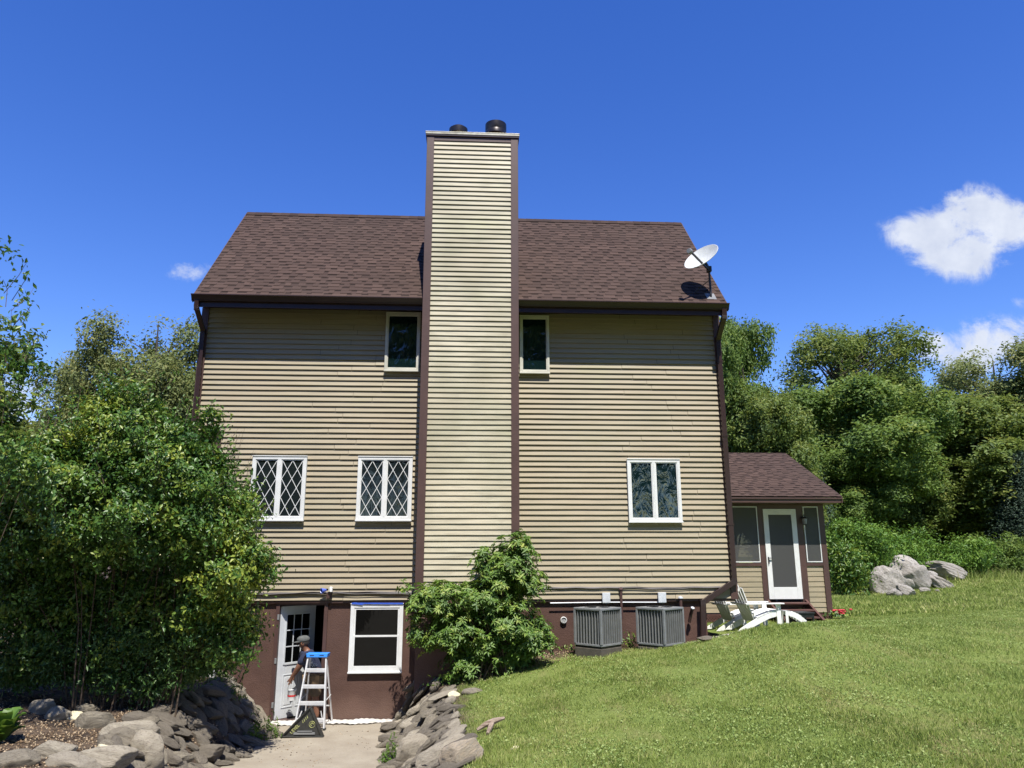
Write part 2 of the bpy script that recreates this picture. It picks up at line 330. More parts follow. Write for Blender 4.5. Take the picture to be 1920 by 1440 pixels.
_W = np.linalg.solve(np.block([[_K, _P], [_P.T, np.zeros((3, 3))]]), np.r_[CP[:, 2], 0, 0, 0])
def sst(t): t = np.clip(t, 0, 1); return t*t*(3-2*t)
def xl(y): return np.interp(y, [-16, -8, -5, -3.1, -2.5, -1, 0], [-3.0, -3.3, -3.5, -3.5, -3.43, -3.3, -3.62])
def xr(y): return np.interp(y, [-16, -8, -5, -3.25, -1.9, 0], [-.6, -.8, -1.0, -1.12, -1.34, -1.33])
def floor_z(y): return np.interp(y, [-16, -13, -8, -4.2, -2.5, 0], [1.4, 1.25, .55, .08, 0, 0])
def lawn_z(x, y):
    x, y = np.atleast_1d(np.asarray(x, float)), np.atleast_1d(np.asarray(y, float)); s = x.shape; x, y = x.ravel(), y.ravel(); o = np.empty(len(x))
    for i in range(0, len(x), 20000):
        sl = slice(i, i+20000); d = np.hypot(x[sl, None]-CP[None, :, 0], y[sl, None]-CP[None, :, 1])
        o[sl] = _tps(d) @ _W[:_n]+_W[_n]+_W[_n+1]*x[sl]+_W[_n+2]*y[sl]
    r = np.hypot(x-5, y-2); o = o*(1-sst((r-32)/25))+1.7*sst((r-32)/25)
    return o.reshape(s)
def ground_z(x, y):
    x, y = np.atleast_1d(np.asarray(x, float)), np.atleast_1d(np.asarray(y, float)); L = lawn_z(x, y); F = floor_z(y)
    yc = np.minimum(y, 0); wl = np.interp(yc, [-6, -2, 0], [.8, 1.1, .9]); wr = np.interp(yc, [-6, -1.5, 0], [1.0, 1.15, .45])
    t = np.maximum((xl(yc)-x)/wl, (x-xr(yc))/wr)
    k = sst(t)*(1-.0*t); return F+(L-F)*k
def gz(x, y): return float(ground_z(x, y)[0])
def axis_pts(segs):
    a = []
    for lo, hi, st in segs: a += list(np.arange(lo, hi, st))
    return np.array(a+[segs[-1][1]])
gx = axis_pts([(-900, -100, 100), (-100, -30, 10), (-30, -9, 1.), (-9, 13, .13), (13, 36, 1.), (36, 106, 10), (106, 906, 100)])
gy = axis_pts([(-900, -100, 100), (-100, -20, 8), (-20, -9, .5), (-9, -.05, .12), (-.05, .02, .07), (.02, 8, .25), (8, 38, 1.), (38, 108, 10), (108, 908, 100)])
GX, GY = np.meshgrid(gx, gy); GZ = ground_z(GX, GY)
GZ += (np.sin(GX*3.1+np.sin(GY*2.3)*2)*np.cos(GY*2.9+GX)*.012)*(np.hypot(GX, GY) < 30)
inside = (GX > -5.0) & (GX < 4.6) & (GY > .0) & (GY < 7.0); GZ = np.where(inside, -.3, GZ)
trench = (GX > xl(np.minimum(GY, 0))-.02) & (GX < xr(np.minimum(GY, 0))+.02) & (GY < .0) & (GY > -16); GZ = np.where(trench, floor_z(GY)-.03, GZ)
nx, ny = len(gx), len(gy); idx = np.arange(nx*ny).reshape(ny, nx)
F = np.stack([idx[:-1, :-1], idx[:-1, 1:], idx[1:, 1:], idx[1:, :-1]], -1).reshape(-1, 4)
m, nt, b = newmat('lawn_and_soil'); b.inputs['Roughness'].default_value = .95; b.inputs['Specular IOR Level'].default_value = .15
co = objco(nt); sx = N(nt, 'ShaderNodeSeparateXYZ'); nt.links.new(co, sx.inputs[0])
na = noise(nt, co, .55, 6, .6).outputs[0]; nb = noise(nt, co, 14, 6, .75).outputs[0]; nc = noise(nt, co, 2.3, 5, .6).outputs[0]; nd = noise(nt, objco(nt, (1, .25, 1)), 1.4, 5, .65).outputs[0]
g = mix(nt, maprange(nt, nb, .3, .7), (.085, .13, .03), (.22, .28, .07))
g = mix(nt, maprange(nt, na, .38, .62, 0, .6), g, (.22, .26, .07)); g = mix(nt, maprange(nt, nd, .52, .72, 0, .8), g, (.25, .20, .095))
soil = mix(nt, maprange(nt, nb, .35, .65), (.045, .032, .026), (.17, .125, .085)); soil = mix(nt, maprange(nt, nc, .5, .62), soil, (.025, .021, .02))
fac = maprange(nt, math_(nt, 'ADD', sx.outputs[0], math_(nt, 'MULTIPLY', nc, .6)), .15, .55)
fy = maprange(nt, math_(nt, 'ADD', sx.outputs[1], math_(nt, 'MULTIPLY', nc, .5)), -.55, -.2)     # bare strip along the house wall
hx = math_(nt, 'MULTIPLY', fy, math_(nt, 'LESS_THAN', sx.outputs[0], 5.2)); hx = math_(nt, 'MULTIPLY', hx, math_(nt, 'LESS_THAN', sx.outputs[1], 8))
fac = math_(nt, 'MULTIPLY', fac, math_(nt, 'SUBTRACT', 1, hx))
nt.links.new(mix(nt, fac, soil, g), b.inputs['Base Color']); bump(nt, b, math_(nt, 'ADD', nb, noise(nt, co, 60, 4, .7).outputs[0]), .7, .05)
M['ground'] = m
o = npmesh('ground', np.c_[GX.ravel(), GY.ravel(), GZ.ravel()], F, m, smooth=True); tag(o, kind='structure')
# path sheet
ys = np.concatenate([np.arange(-16, 0, .2), [.0, .35]]); us = np.linspace(0, 1, 14); V = []
for y in ys:
    a, c = float(xl(min(y, 0)))-.12, float(xr(min(y, 0)))+.12
    if y > 0: a, c = -3.56, -2.76
    for u in us: V.append((a+(c-a)*u, y, float(floor_z(min(y, 0)))+.004+.006*math.sin(u*9+y*2)))
V = np.array(V); ii = np.arange(len(V)).reshape(len(ys), len(us)); F = np.stack([ii[:-1, :-1], ii[:-1, 1:], ii[1:, 1:], ii[1:, :-1]], -1).reshape(-1, 4)
m, nt, b = newmat('worn_sandy_concrete'); b.inputs['Roughness'].default_value = .95; b.inputs['Specular IOR Level'].default_value = .2; co = objco(nt)
k = mix(nt, maprange(nt, noise(nt, co, 2.0, 7, .65).outputs[0], .35, .65), (.25, .215, .165), (.31, .275, .215))
k = mix(nt, maprange(nt, noise(nt, co, 45, 5, .8).outputs[0], .5, .75, 0, .6), k, (.15, .12, .09)); k = mix(nt, maprange(nt, noise(nt, co, 7, 6, .7).outputs[0], .6, .68, 0, .4), k, (.25, .2, .14))
nt.links.new(k, b.inputs['Base Color']); bump(nt, b, noise(nt, co, 70, 5, .8).outputs[0], .5, .01)
tag(npmesh('path', V, F, m, smooth=True), kind='structure')

# ------------------------------------------------------------------ house
EXPO = .10875
def siding(mb, x0, x1, z0, z1, y, expo=EXPO, prot=.036, seed=0, skip=()):
    r = random.Random(seed); k = 0; z = z0
    while z < z1-.01:
        zt = min(z+expo, z1); segs = [(x0, x1)]
        xs = x0; seams = []
        while True:
            xs += r.uniform(2.2, 3.8)
            if xs > x1-.5: break
            seams.append(xs)
        cuts = [x0]+seams+[x1]
        for a, b_ in zip(cuts[:-1], cuts[1:]):
            t = r.random(); n = max(1, int((b_-a)/.55)); jz = [r.uniform(-.0022, .0022) for _ in range(n+1)]; jy = [r.uniform(-.002, .003) for _ in range(n+1)]
            off = .0015 if cuts.index(a) % 2 else 0
            for i in range(n):
                xa, xb = a+(b_-a)*i/n, a+(b_-a)*(i+1)/n
                if i == n-1 and b_ < x1: xb -= .006
                ya, yb = y-prot-off-jy[i], y-prot-off-jy[i+1]
                mb.add([(xa, ya, z+jz[i]), (xb, yb, z+jz[i+1]), (xb, y-off, zt+.004), (xa, y-off, zt+.004)], [(0, 1, 2, 3)], t)
                mb.add([(xa, y+.002, z+jz[i]+.003), (xb, y+.002, z+jz[i+1]+.003), (xb, yb, z+jz[i+1]), (xa, ya, z+jz[i])], [(0, 1, 2, 3)], t)
        z += expo; k += 1
    return mb
house = thing('house', 'tall brown and tan clapboard house with a broad siding-clad chimney up its middle', 'house')
XL, XR, ZB, ZS = -5.56, 5.33, 2.18, 8.05
ZJ = ZB+EXPO*round((float(at(401, 806)[2])-ZB)/EXPO); XJ = -5.03
bx = MB()
bx.box(XL+.02, XR-.02, .012, 6.9, ZJ+.01, ZS+.05); bx.box(XJ-.03, XR-.021, .0121, 6.89, ZB, ZJ+.0101)
shell = bx.build('wall', M['brown'], house)
sd1 = MB(); siding(sd1, XL+.12, -.90, ZJ, ZS, 0, seed=3); siding(sd1, XJ+.05, -.90, ZB, ZJ, 0, seed=4); siding(sd1, .90, XR-.12, ZB, ZS, 0, seed=5)
sd1.build('siding', M['siding'], house)
# gable side siding simplified real boards on both ends
def side(mb, X, s, y0, y1, z0, z1, top=None):
    z = z0
    while z < z1-.01:
        zt = min(z+EXPO, z1); ya, yb = y0, y1
        if top: ya, yb = top(z+EXPO/2)
        if yb-ya > .1:
            mb.add([(X+s*.017, ya, z), (X+s*.017, yb, z), (X, yb, zt), (X, ya, zt)], [(0, 1, 2, 3)], random.random())
            mb.add([(X, ya, z+.003), (X, yb, z+.003), (X+s*.017, yb, z), (X+s*.017, ya, z)], [(0, 1, 2, 3)], .5)
        z += EXPO
RY, RZ = 2.25, 11.3; EY, EZ = -.60, 8.13; BY, BZ = 7.3, 6.9
def gab(z):
    if z < ZS: return (.04, 6.88)
    return ((z-EZ)/(RZ-EZ)*(RY-EY)+EY+.15, RY+(RZ-z)/(RZ-BZ)*(BY-RY)-.15)
for X, s in ((XR-.012, 1), (XL+.012, -1)):
    gb = MB(); side(gb, X, s, 0, 0, ZB if s > 0 else ZJ, RZ-.15, gab)
    if s < 0: side(gb, XJ-.035, -1, .04, 6.8, ZB, ZJ)
    gb.build('gable_siding', M['siding'], house)
for X in (XL+.03, XR-.03):
    gw = MB(); gw.prism([(.03, ZS), (6.85, ZS-.8), (RY, RZ-.12)], (X-.01, X+.01), axis=0); gw.build('gable_wall', M['brown'], house)
# corner boards
def cb(name, *boxes, m='brown', parent=house):
    b = MB()
    for q in boxes: b.box(*q)
    return b.build(name, M[m], parent, bev=.004)
cb('corner_board', (XL-.02, XL+.125, -.045, .0115, ZJ-.02, ZS)); cb('corner_board', (XL-.021, XL+.015, .0125, .13, ZJ-.02, ZS))
cb('corner_board', (XR-.125, XR+.02, -.045, .0115, ZB-.02, ZS)); cb('corner_board', (XR-.008, XR+.021, .0125, .13, ZB-.02, ZS))
cb('corner_board', (XJ-.06, XJ+.07, -.045, .0115, ZB-.02, ZJ-.03)); cb('corner_board', (XJ-.061, XJ-.034, .0125, .13, ZB-.02, ZJ-.03))
# foundation
DX0, DX1, DZ = -3.60, -2.76, 2.085; XF = 4.72
cb('foundation_wall', (XJ-.03, DX0-.07, .05, .25, -.35, ZB-.002), (DX1+.07, XF, .05, .25, -.35, ZB-.002), (DX0-.07, DX1+.07, .05, .25, DZ+.07, ZB-.002),
   (XJ-.03, XJ+.17, .251, 6.8, -.35, ZB-.002), (XF-.2, XF, .251, 6.8, -.35, ZB-.002), (XJ, XF, 6.8, 6.88, -.35, ZB-.002), m='stucco')
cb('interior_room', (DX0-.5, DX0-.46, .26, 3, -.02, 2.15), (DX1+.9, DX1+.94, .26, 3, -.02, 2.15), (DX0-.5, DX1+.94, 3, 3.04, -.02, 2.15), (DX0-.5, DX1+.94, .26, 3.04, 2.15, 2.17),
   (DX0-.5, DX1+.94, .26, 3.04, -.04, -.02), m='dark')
cb('siding_starter_trim', (XJ+.02, DX0-.1, -.012, .05, ZB-.055, ZB-.004), (DX1+.1, -.96, -.0121, .0501, ZB-.055, ZB-.0041), (.96, XR-.03, -.012, .05, ZB-.055, ZB-.004), (DX0-.0999, DX1+.0999, -.0122, .0502, ZB-.052, ZB-.0042))
# roof with individually toned tabs
def shingle_roof(name, x0, x1, p0, p1, parent, seed=1, course=.142, trimr=None):
    (y0, z0), (y1, z1) = p0, p1; L = math.hypot(y1-y0, z1-z0); dy, dz = (y1-y0)/L, (z1-z0)/L; nyv, nzv = -dz, dy
    if nzv < 0: nyv, nzv = -nyv, -nzv
    r = random.Random(seed); mb = MB(); s = 0.
    def P(x, s_, h): return (x, y0+dy*s_+nyv*h, z0+dz*s_+nzv*h)
    while s < L-.02:
        st = min(s+course, L); x = x0; base = r.uniform(.58, .72); up = False
        x -= r.uniform(0, .1)
        while x < x1:
            wd = r.uniform(.10, .30) if up else r.uniform(.08, .2); xa, xb = max(x, x0), min(x+wd, x1); x += wd
            if xb-xa < .004: up = not up; continue
            h = .013 if up else .007; t = base+r.uniform(-.13, .13)
            if up:
                mb.add([P(xa, s, h), P(xb, s, h), P(xb, st+.02, .003), P(xa, st+.02, .003)], [(0, 1, 2, 3)], t)
                mb.add([P(xa, s, -.002), P(xb, s, -.002), P(xb, s, h), P(xa, s, h)], [(0, 1, 2, 3)], .1)
                mb.add([P(xa, s, 0), P(xa, s, h), P(xa, st, .003)], [(0, 1, 2)], .2); mb.add([P(xb, s, 0), P(xb, s, h), P(xb, st, .003)], [(0, 1, 2)], .2)
            else:
                sm = s+(st-s)*.62
                hm = h*.38+.003*.62
                mb.add([P(xa, s, h), P(xb, s, h), P(xb, sm, hm), P(xa, sm, hm)], [(0, 1, 2, 3)], t-.05)
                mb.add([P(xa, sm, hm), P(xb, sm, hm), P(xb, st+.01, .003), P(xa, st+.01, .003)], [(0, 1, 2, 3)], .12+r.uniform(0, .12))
                mb.add([P(xa, s, -.002), P(xb, s, -.002), P(xb, s, h), P(xa, s, h)], [(0, 1, 2, 3)], .1)
            up = not up
        s += course
    mb.add([P(x0, 0, -.03), P(x1, 0, -.03), P(x1, L, -.03), P(x0, L, -.03), P(x0, 0, .001), P(x1, 0, .001), P(x1, L, .001), P(x0, L, .001)],
           [(0, 1, 2, 3), (4, 5, 6, 7), (0, 1, 5, 4), (1, 2, 6, 5), (2, 3, 7, 6), (3, 0, 4, 7)], .25)
    return mb.build(name, M['shingle'], parent)
RX0, RX1 = -5.57, 5.34
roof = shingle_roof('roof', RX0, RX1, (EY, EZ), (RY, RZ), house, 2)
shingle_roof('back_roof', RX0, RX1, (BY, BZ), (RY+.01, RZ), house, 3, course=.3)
r_ = random.Random(9)
rc = MB(); x = RX0
while x < RX1-.05:
    if x > .8 and x-.21 <= .8: rc.build('ridge_cap', M['shingle'], roof); rc = MB()
    if not (-.99 < x < .8):
        for s in (-1, 1):
            rc.add([(x, RY, RZ+.028), (min(x+.3, RX1), RY, RZ+.022), (min(x+.3, RX1), RY+s*.12, RZ-.105), (x, RY+s*.12, RZ-.10)], [(0, 1, 2, 3)], r_.uniform(.3, .6))
    x += .21
rc.build('ridge_cap', M['shingle'], roof)
fx = MB()
for a, c in ((RX0, -.985), (.965, RX1)): fx.box(a+.005, c-.005, EY+.05, EY+.075, EZ-.24, EZ-.035)
fx.build('fascia', M['brownmetal'], house)  # dark metal tone stands in for shade beneath the roof edge
sf = MB()
for a, c in ((RX0, -.985), (.965, RX1)): sf.box(a+.006, c-.006, EY+.0751, .0119, ZS, ZS+.02)
sf.build('soffit', M['brownmetal'], house)
rk = MB()
for X0, X1 in ((RX0-.02, RX0+.002), (RX1-.002, RX1+.02)):
    rk = MB(); rk.prism([(EY+.02, EZ-.16), (EY+.02, EZ-.0), (RY, RZ+.0), (BY, BZ), (BY, BZ-.15), (RY, RZ-.17)], (X0, X1), axis=0); rk.build('rake_board', M['brown'], house)
# gutters: K-style profile open at the top
def gutter(name, x0, x1, y, z, parent):
    p = [(y+.105, z), (y+.105, z-.125), (y+.055, z-.125), (y+.040, z-.085), (y+.004, z-.022), (y-.016, z-.014), (y-.016, z+.002), (y-.010, z+.002), (y-.008, z-.008), (y+.010, z-.014), (y+.046, z-.082), (y+.06, z-.119), (y+.099, z-.119), (y+.099, z)]
    b = MB(); b.prism(p, (x0, x1), axis=0)
    for X in (x0, x1-.004): b.prism([(y+.104, z-.001), (y+.104, z-.1235), (y+.056, z-.1235), (y+.041, z-.084), (y+.005, z-.021), (y-.015, z-.013), (y-.015, z+.001)], (X-.002, X+.005), axis=0)
    return b.build(name, M['brownmetal'], parent)
GY_ = EY-.055; GZ_ = EZ-.005
gutter('gutter', RX0-.03, -.995, GY_, GZ_, house); gutter('gutter', .975, RX1+.03, GY_, GZ_, house)
def downspout(pts, parent, wx=.085, wy=.065):
    b = MB()
    P = [Vector(p) for p in pts]
    for p, q in zip(P[:-1], P[1:]):
        d = (q-p).normalized(); b.bar(p-d*.02, q+d*.02, wx, wy, up=(0, 1, 0) if abs(d.y) < .5 else (0, 0, 1))
        n = int((q-p).length/.9)
    # corrugated elbows
    for p in P[1:-1]:
        for k in range(-3, 4):
            b.box(p.x-wx/2-.004, p.x+wx/2+.004, p.y-wy/2-.004, p.y+wy/2+.004, p.z+k*.016-.003, p.z+k*.016+.003)
    return b.build('downspout', M['brownmetal'], parent, bev=.006)
downspout([(-5.50, -.58, 8.02), (-5.50, -.56, 7.86), (-5.50, -.09, 7.52), (-5.50, -.085, ZJ-.1)], house)
dsr = at(1383, 1092, -.09); dl = at(1318, 1130, -.14)
XD = 5.27
downspout([(XD, -.58, 8.02), (XD, -.56, 7.86), (XD, -.09, 7.50), (XD, -.085, 2.50), (dl[0], -.12, dl[2]), (dl[0]-.03, -.13, 1.38)], house, .10, .08)
for z in (3.6, 5.4, 7.0): st = MB(); st.box(XD-.07, XD+.07, -.135, -.046, z, z+.03); st.build('downspout_strap', M['brownmetal'], house)

# chimney
ch = MB(); CX0, CX1, CY = -.985, .962, -.70; CZT = 11.79
ch.box(CX0+.02, CX1-.02, CY+.02, .011, 2.3, CZT-.02); ch.box(CX0+.0201, CX1-.0201, .0111, .25, ZS, CZT-.0201)
chim = ch.build('chimney', M['brown'], house)
cs = MB(); siding(cs, CX0+.15, CX1-.15, 2.33, CZT-.14, CY+.0, expo=.1061, prot=.025, seed=11); cs.build('chimney_siding', M['chimsiding'], chim)
for X, s in ((CX0+.012, -1), (CX1-.012, 1)):
    css = MB(); side(css, X, s, CY+.13, .24, 2.33, CZT-.1); css.build('chimney_side_siding', M['chimsiding'], chim)
for a, c in ((CX0, CX0+.155), (CX1-.155, CX1)):
    q = MB(); q.box(a, c, CY-.03, CY+.0195, 2.25, CZT-.004); s0 = a if a < 0 else c-.03
    q.box(s0+(-.001 if a < 0 else .001), s0+.03+(-.001 if a < 0 else .001), CY+.0196, CY+.13, 2.25, CZT-.004)
    q.build('chimney_corner_board', M['brown'], chim, bev=.004)
q = MB(); q.box(CX0+.156, CX1-.156, CY-.022, CY+.019, CZT-.135, CZT-.005); q.build('chimney_frieze', M['brown'], chim)
q = MB(); q.box(CX0-.035, CX1+.035, CY-.065, .30, CZT+.045, CZT+.06); q.box(CX0-.03, CX1+.03, CY-.06, .295, CZT-.0, CZT+.0449); q.build('chimney_cap', M['capmetal'], chim, bev=.004)
q = MB(); q.box(CX0-.022, CX1+.022, CY-.052, .28, CZT-.035, CZT-.001); q.build('cap_drip_edge', M['brownmetal'], chim)
def flue(x, y, r, h, band):
    b = MB(); b.lathe([(r*.80, CZT+.0605), (r*.80, CZT+h*.72)], 28, (x, y, 0)); f = b.build('flue_pipe', M['rust'], chim, True)
    b = MB()
    if band: b.lathe([(r*.82, CZT+h*.5), (r, CZT+h*.52), (r*1.0, CZT+h*.66), (r*.98, CZT+h*.68), (r*.98, CZT+h*.7), (r, CZT+h*.72), (r, CZT+h), (r*.85, CZT+h*1.03), (.001, CZT+h*1.06)], 32, (x, y, 0))
    else: b.lathe([(r*.82, CZT+h*.55), (r*.97, CZT+h*.6), (r, CZT+h*.78), (r*1.0, CZT+h*.85), (r*.7, CZT+h*.95), (.001, CZT+h*1.02)], 32, (x, y, 0))
    b.build('flue_cap', M['flue'], chim, True)
flue(-.33, -.25, .205, .50, False); flue(.50, -.25, .235, .56, True)
cb('chimney_foundation', (CX0+.03, CX1-.03, CY+.04, .05, -.3, 2.29), m='chimstucco')

# windows
def window(x0, x1, z0, z1, cells=1, fr=.062, fm='white', gm='glass', lattice=False, y=-.0, double_hung=False, name='window', parent=house, dep=.092, sill=True):
    b = MB(); yb, yf = y+.004, y-dep
    mz = .0
    b.box(x0, x0+fr, yf, yb, z0, z1); b.box(x1-fr, x1, yf, yb, z0, z1)
    b.box(x0+fr, x1-fr, yf, yb, z1-fr, z1); b.box(x0+fr, x1-fr, yf, yb, z0, z0+fr*1.1)
    if sill: b.box(x0-.008, x1+.008, yf-.02, yf+.03, z0-.018, z0+.012)
    b.box(x0-.006, x1+.006, yf-.012, yf+.02, z1-.004, z1+.014)
    wf = b.build(name, M[fm], parent, bev=.004)
    W = (x1-x0-2*fr); spans = []
    if cells == 2:
        c = (x0+x1)/2; b = MB(); b.box(c-.035, c+.035, yf+.001, yb-.001, z0+fr*1.1, z1-fr); b.box(c-.006, c+.006, yf-.004, yf+.0012, z0+fr*1.1, z1-fr); b.build('mullion', M[fm], wf, bev=.003)
        spans = [(x0+fr, c-.035), (c+.035, x1-fr)]
    else: spans = [(x0+fr, x1-fr)]
    for a, c in spans:
        if double_hung:
            zm = (z0+z1)/2+.03
            for k, (za, zb, yy) in enumerate(((zm-.02, z1-fr, yf+.012), (z0+fr*1.1, zm+.02, yf+.0))):
                s_ = MB(); t = .032; s_.box(a, a+t, yy, yy+.022, za, zb); s_.box(c-t, c, yy, yy+.022, za, zb); s_.box(a+t, c-t, yy, yy+.022, zb-.035, zb); s_.box(a+t, c-t, yy, yy+.022, za, za+.04); s_.build('sash', M[fm], wf, bev=.002)
                g = MB(); g.box(a+t*.8, c-t*.8, yy+.009, yy+.013, za+.02, zb-.02); g.build('pane', M[gm], wf)
            continue
        s_ = MB(); t = .018; yy = yf+.012
        s_.box(a, a+t, yy, yy+.03, z0+fr*1.1, z1-fr); s_.box(c-t, c, yy, yy+.03, z0+fr*1.1, z1-fr); s_.box(a+t, c-t, yy, yy+.03, z1-fr-t, z1-fr); s_.box(a+t, c-t, yy, yy+.03, z0+fr*1.1, z0+fr*1.1+t)
        s_.build('sash', M[fm], wf)
        g = MB(); g.box(a+t*.7, c-t*.7, yf+.034, yf+.038, z0+fr, z1-fr-t*.5); g.build('pane', M[gm], wf)
        if lattice:
            l = MB(); X0, X1, Z0, Z1 = a+t, c-t, z0+fr*1.1+t, z1-fr-t; dx, dz = (X1-X0)/2., (Z1-Z0)/3.; yl = yf+.026
            segs = []
            # diagonals through a grid two wide and three high
            for sgn in (1, -1):
                for k in range(-8, 9):
                    # line: (x-X0)/dx*sgn + (z-Z0)/dz = k  (two lines per cell)
                    pts = []
                    for X in (X0, X1):
                        zz = Z0+dz*(k-(X-X0)/dx*sgn+ .0)
                        if Z0-1e-6 <= zz <= Z1+1e-6: pts.append((X, zz))
                    for Z_ in (Z0, Z1):
                        xx = X0+dx*(k-(Z_-Z0)/dz)*sgn
                        if X0-1e-6 <= xx <= X1+1e-6: pts.append((xx, Z_))
                    pts = sorted(set((round(p[0], 4), round(p[1], 4)) for p in pts))
                    if len(pts) >= 2 and math.dist(pts[0], pts[-1]) > .05: segs.append((pts[0], pts[-1]))
            for i, (p, q) in enumerate(segs):
                e = .0005*(i % 7); l.bar((p[0], yl-e, p[1]), (q[0], yl-e, q[1]), .006, .014, up=(1, 0, 0)) if False else l.bar((p[0], yl-e, p[1]), (q[0], yl-e, q[1]), .0115, .006, up=(0, 1, 0))
            l.build('diamond_lattice', M[fm], wf)
    return wf
window(-4.30, -3.235, 3.69, 4.945, 2, lattice=True); window(-2.225, -1.14, 3.69, 4.945, 2, lattice=True)
window(3.21, 4.30, 3.665, 4.925, 2, gm='glassswirl')
window(-1.78, -1.062, 6.73, 7.985, 1, fm='offwhite', gm='glassswirl', fr=.05); window(1.025, 1.648, 6.72, 7.965, 1, fm='offwhite', gm='glassswirl', fr=.05)
bw = window(-2.25, -1.245, .862, 2.105, 1, double_hung=True, gm='glassflat', y=.05, dep=.06, fr=.07)
q = MB(); q.bar((-2.235, -.024, 2.118), (-1.25, -.024, 2.112), .03, .004, up=(0, 1, 0)); q.bar((-2.2, -.028, 2.125), (-2.02, -.03, 2.105), .035, .003, up=(0, 1, 0)); q.bar((-2.0, -.0285, 2.118), (-1.5, -.0285, 2.108), .02, .0032, up=(0, 1, 0)); q.build('masking_tape', M['tape'], bw)
# basement door: brown frame, white slab swung inwards on its left hinges
b = MB(); f_ = .07
b.box(DX0-f_, DX0, .02, .26, 0, DZ+f_); b.box(DX1, DX1+f_, .02, .26, 0, DZ+f_); b.box(DX0, DX1, .021, .2601, DZ, DZ+f_); b.box(DX0-f_-.03, DX1+f_+.03, -.005, .02, DZ+f_, DZ+f_+.03)
b.box(DX0-.02, DX1+.02, .0201, .30, -.02, .025)
dfr = b.build('door_frame', M['brown'], house, bev=.004)
for z in (.25, 1.03, 1.82): cb('hinge', (DX0-.035, DX0+.003, .008, .0199, z, z+.1), m='greymetal', parent=dfr)
A = R(47); T = Matrix.Translation((DX0+.012, .10, .03)) @ Matrix.Rotation(A, 4, 'Z')
W_, H_ = .80, 2.03
b = MB(); G0, G1, GB, GT = .13, .67, .98, 1.88
b.box(0, G0, 0, .044, 0, H_, T); b.box(G1, W_, 0, .044, 0, H_, T); b.box(G0, G1, 0, .044, GT, H_, T); b.box(G0, G1, 0, .044, 0, GB, T)
for (a, c) in ((.12, .37), (.43, .68)):
    for (z0, z1) in ((.18, .78),):
        for q in ((a, a+.02, z0, z1), (c-.02, c, z0, z1), (a+.02, c-.02, z0, z0+.02), (a+.02, c-.02, z1-.02, z1)): b.box(q[0], q[1], -.008, .0005, q[2], q[3], T)
        b.box(a+.05, c-.05, -.006, .0004, z0+.05, z1-.05, T)
for q in ((G0-.02, G0+.01, GB-.02, GT+.02), (G1-.01, G1+.02, GB-.02, GT+.02)): b.box(q[0], q[1], -.014, .0006, q[2], q[3], T)
b.box(G0+.01, G1-.01, -.014, .0007, GB-.03, GB+.012, T); b.box(G0+.01, G1-.01, -.014, .0007, GT-.012, GT+.02, T)
door = b.build('door', M['doorwhite'], house, bev=.003)
b = MB()
for i in (1, 2): x = G0+(G1-G0)*i/3; b.box(x-.009, x+.009, .004, .012, GB+.01, GT-.01, T)
for i in (1, 2): z = GB+(GT-GB)*i/3; b.box(G0+.01, G1-.01, .0041, .0121, z-.009, z+.009, T)
b.build('muntin', M['doorwhite'], door)
b = MB(); b.box(G0, G1, .016, .020, GB, GT, T); b.build('door_glass', M['glassflat'], door)
b = MB(); b.lathe([(.001, 0), (.028, .001), (.028, .012), (.011, .016), (.011, .04), (.026, .045), (.030, .06), (.02, .075), (.001, .078)], 16, mtx=T @ Matrix.Translation((.74, 0, .94)) @ Matrix.Rotation(R(90), 4, 'X')); b.build('door_knob', M['galv'], door, True)

# screened porch on the right
PY = 3.3
porch = thing('screened_porch', 'low brown-framed screened porch with a white storm door, right of the tall house', 'porch', (0, 0, 0))
PX1 = 8.85; PE = (PY-.60, float(at(1572, 931, PY-.60)[2])); PR = (5.7, 5.87)
proof = shingle_roof('roof', 5.35, 9.07, PE, PR, porch, 21, .15); shingle_roof('back_roof', 5.35, 9.07, (8.4, 4.5), (PR[0]+.01, PR[1]), porch, 22, .3)
pf = lambda name, m, *bs, parent=porch: cb(name, *bs, m=m, parent=parent)
pf('fascia', 'brown', (5.35, 9.08, PE[0]+.02, PE[0]+.05, PE[1]-.15, PE[1]-.034), (5.35, 9.09, PE[0]-.01, PE[0]+.0199, PE[1]-.06, PE[1]-.031))
pf('soffit', 'brown', (5.35, 9.06, PE[0]+.0501, PY-.0451, PE[1]-.15, PE[1]-.13), (PX1+.02, 9.06, PY-.045, 8.1, PE[1]-.149, PE[1]-.131))
rk = MB()
rk.prism([(PE[0], PE[1]-.15), (PE[0], PE[1]), (PR[0], PR[1]), (8.4, 4.5), (8.4, 4.35), (PR[0], PR[1]-.15)], (9.062, 9.085), axis=0); rk.build('rake_board', M['brown'], porch)
gwb = MB(); gwb.prism([(PY, 4.28), (8.0, 4.28), (PR[0], PR[1]-.17)], (PX1-.05, PX1-.02), axis=0); gwb.build('gable_wall', M['siding'], porch)
a1, a2 = at(1417, 949, PY), at(1425, 1051, PY); d0, d1 = at(1428.5, 953, PY), at(1504.5, 1123, PY)
w0, w1 = at(1503, 950, PY), at(1541, 1054, PY)
LX1 = float(a2[0]); DX_0, DX_1, DZ0, DZ1 = float(d0[0])+.0, float(d1[0]), float(d1[2]), float(d0[2])-.02; WX0, WX1 = float(w0[0]), float(w1[0]); WZ0, WZ1 = float(w1[2]), float(w0[2])
pz0 = 1.66
pf('corner_post', 'brown', (WX1+.01, PX1, PY-.04, PY+.12, pz0-.03, 4.285))
pf('door_post', 'brown', (LX1+.015, DX_0-.004, PY-.03, PY+.1, pz0-.03, 4.284)); pf('door_post', 'brown', (DX_1+.004, WX0-.012, PY-.03, PY+.1, pz0-.03, 4.284))
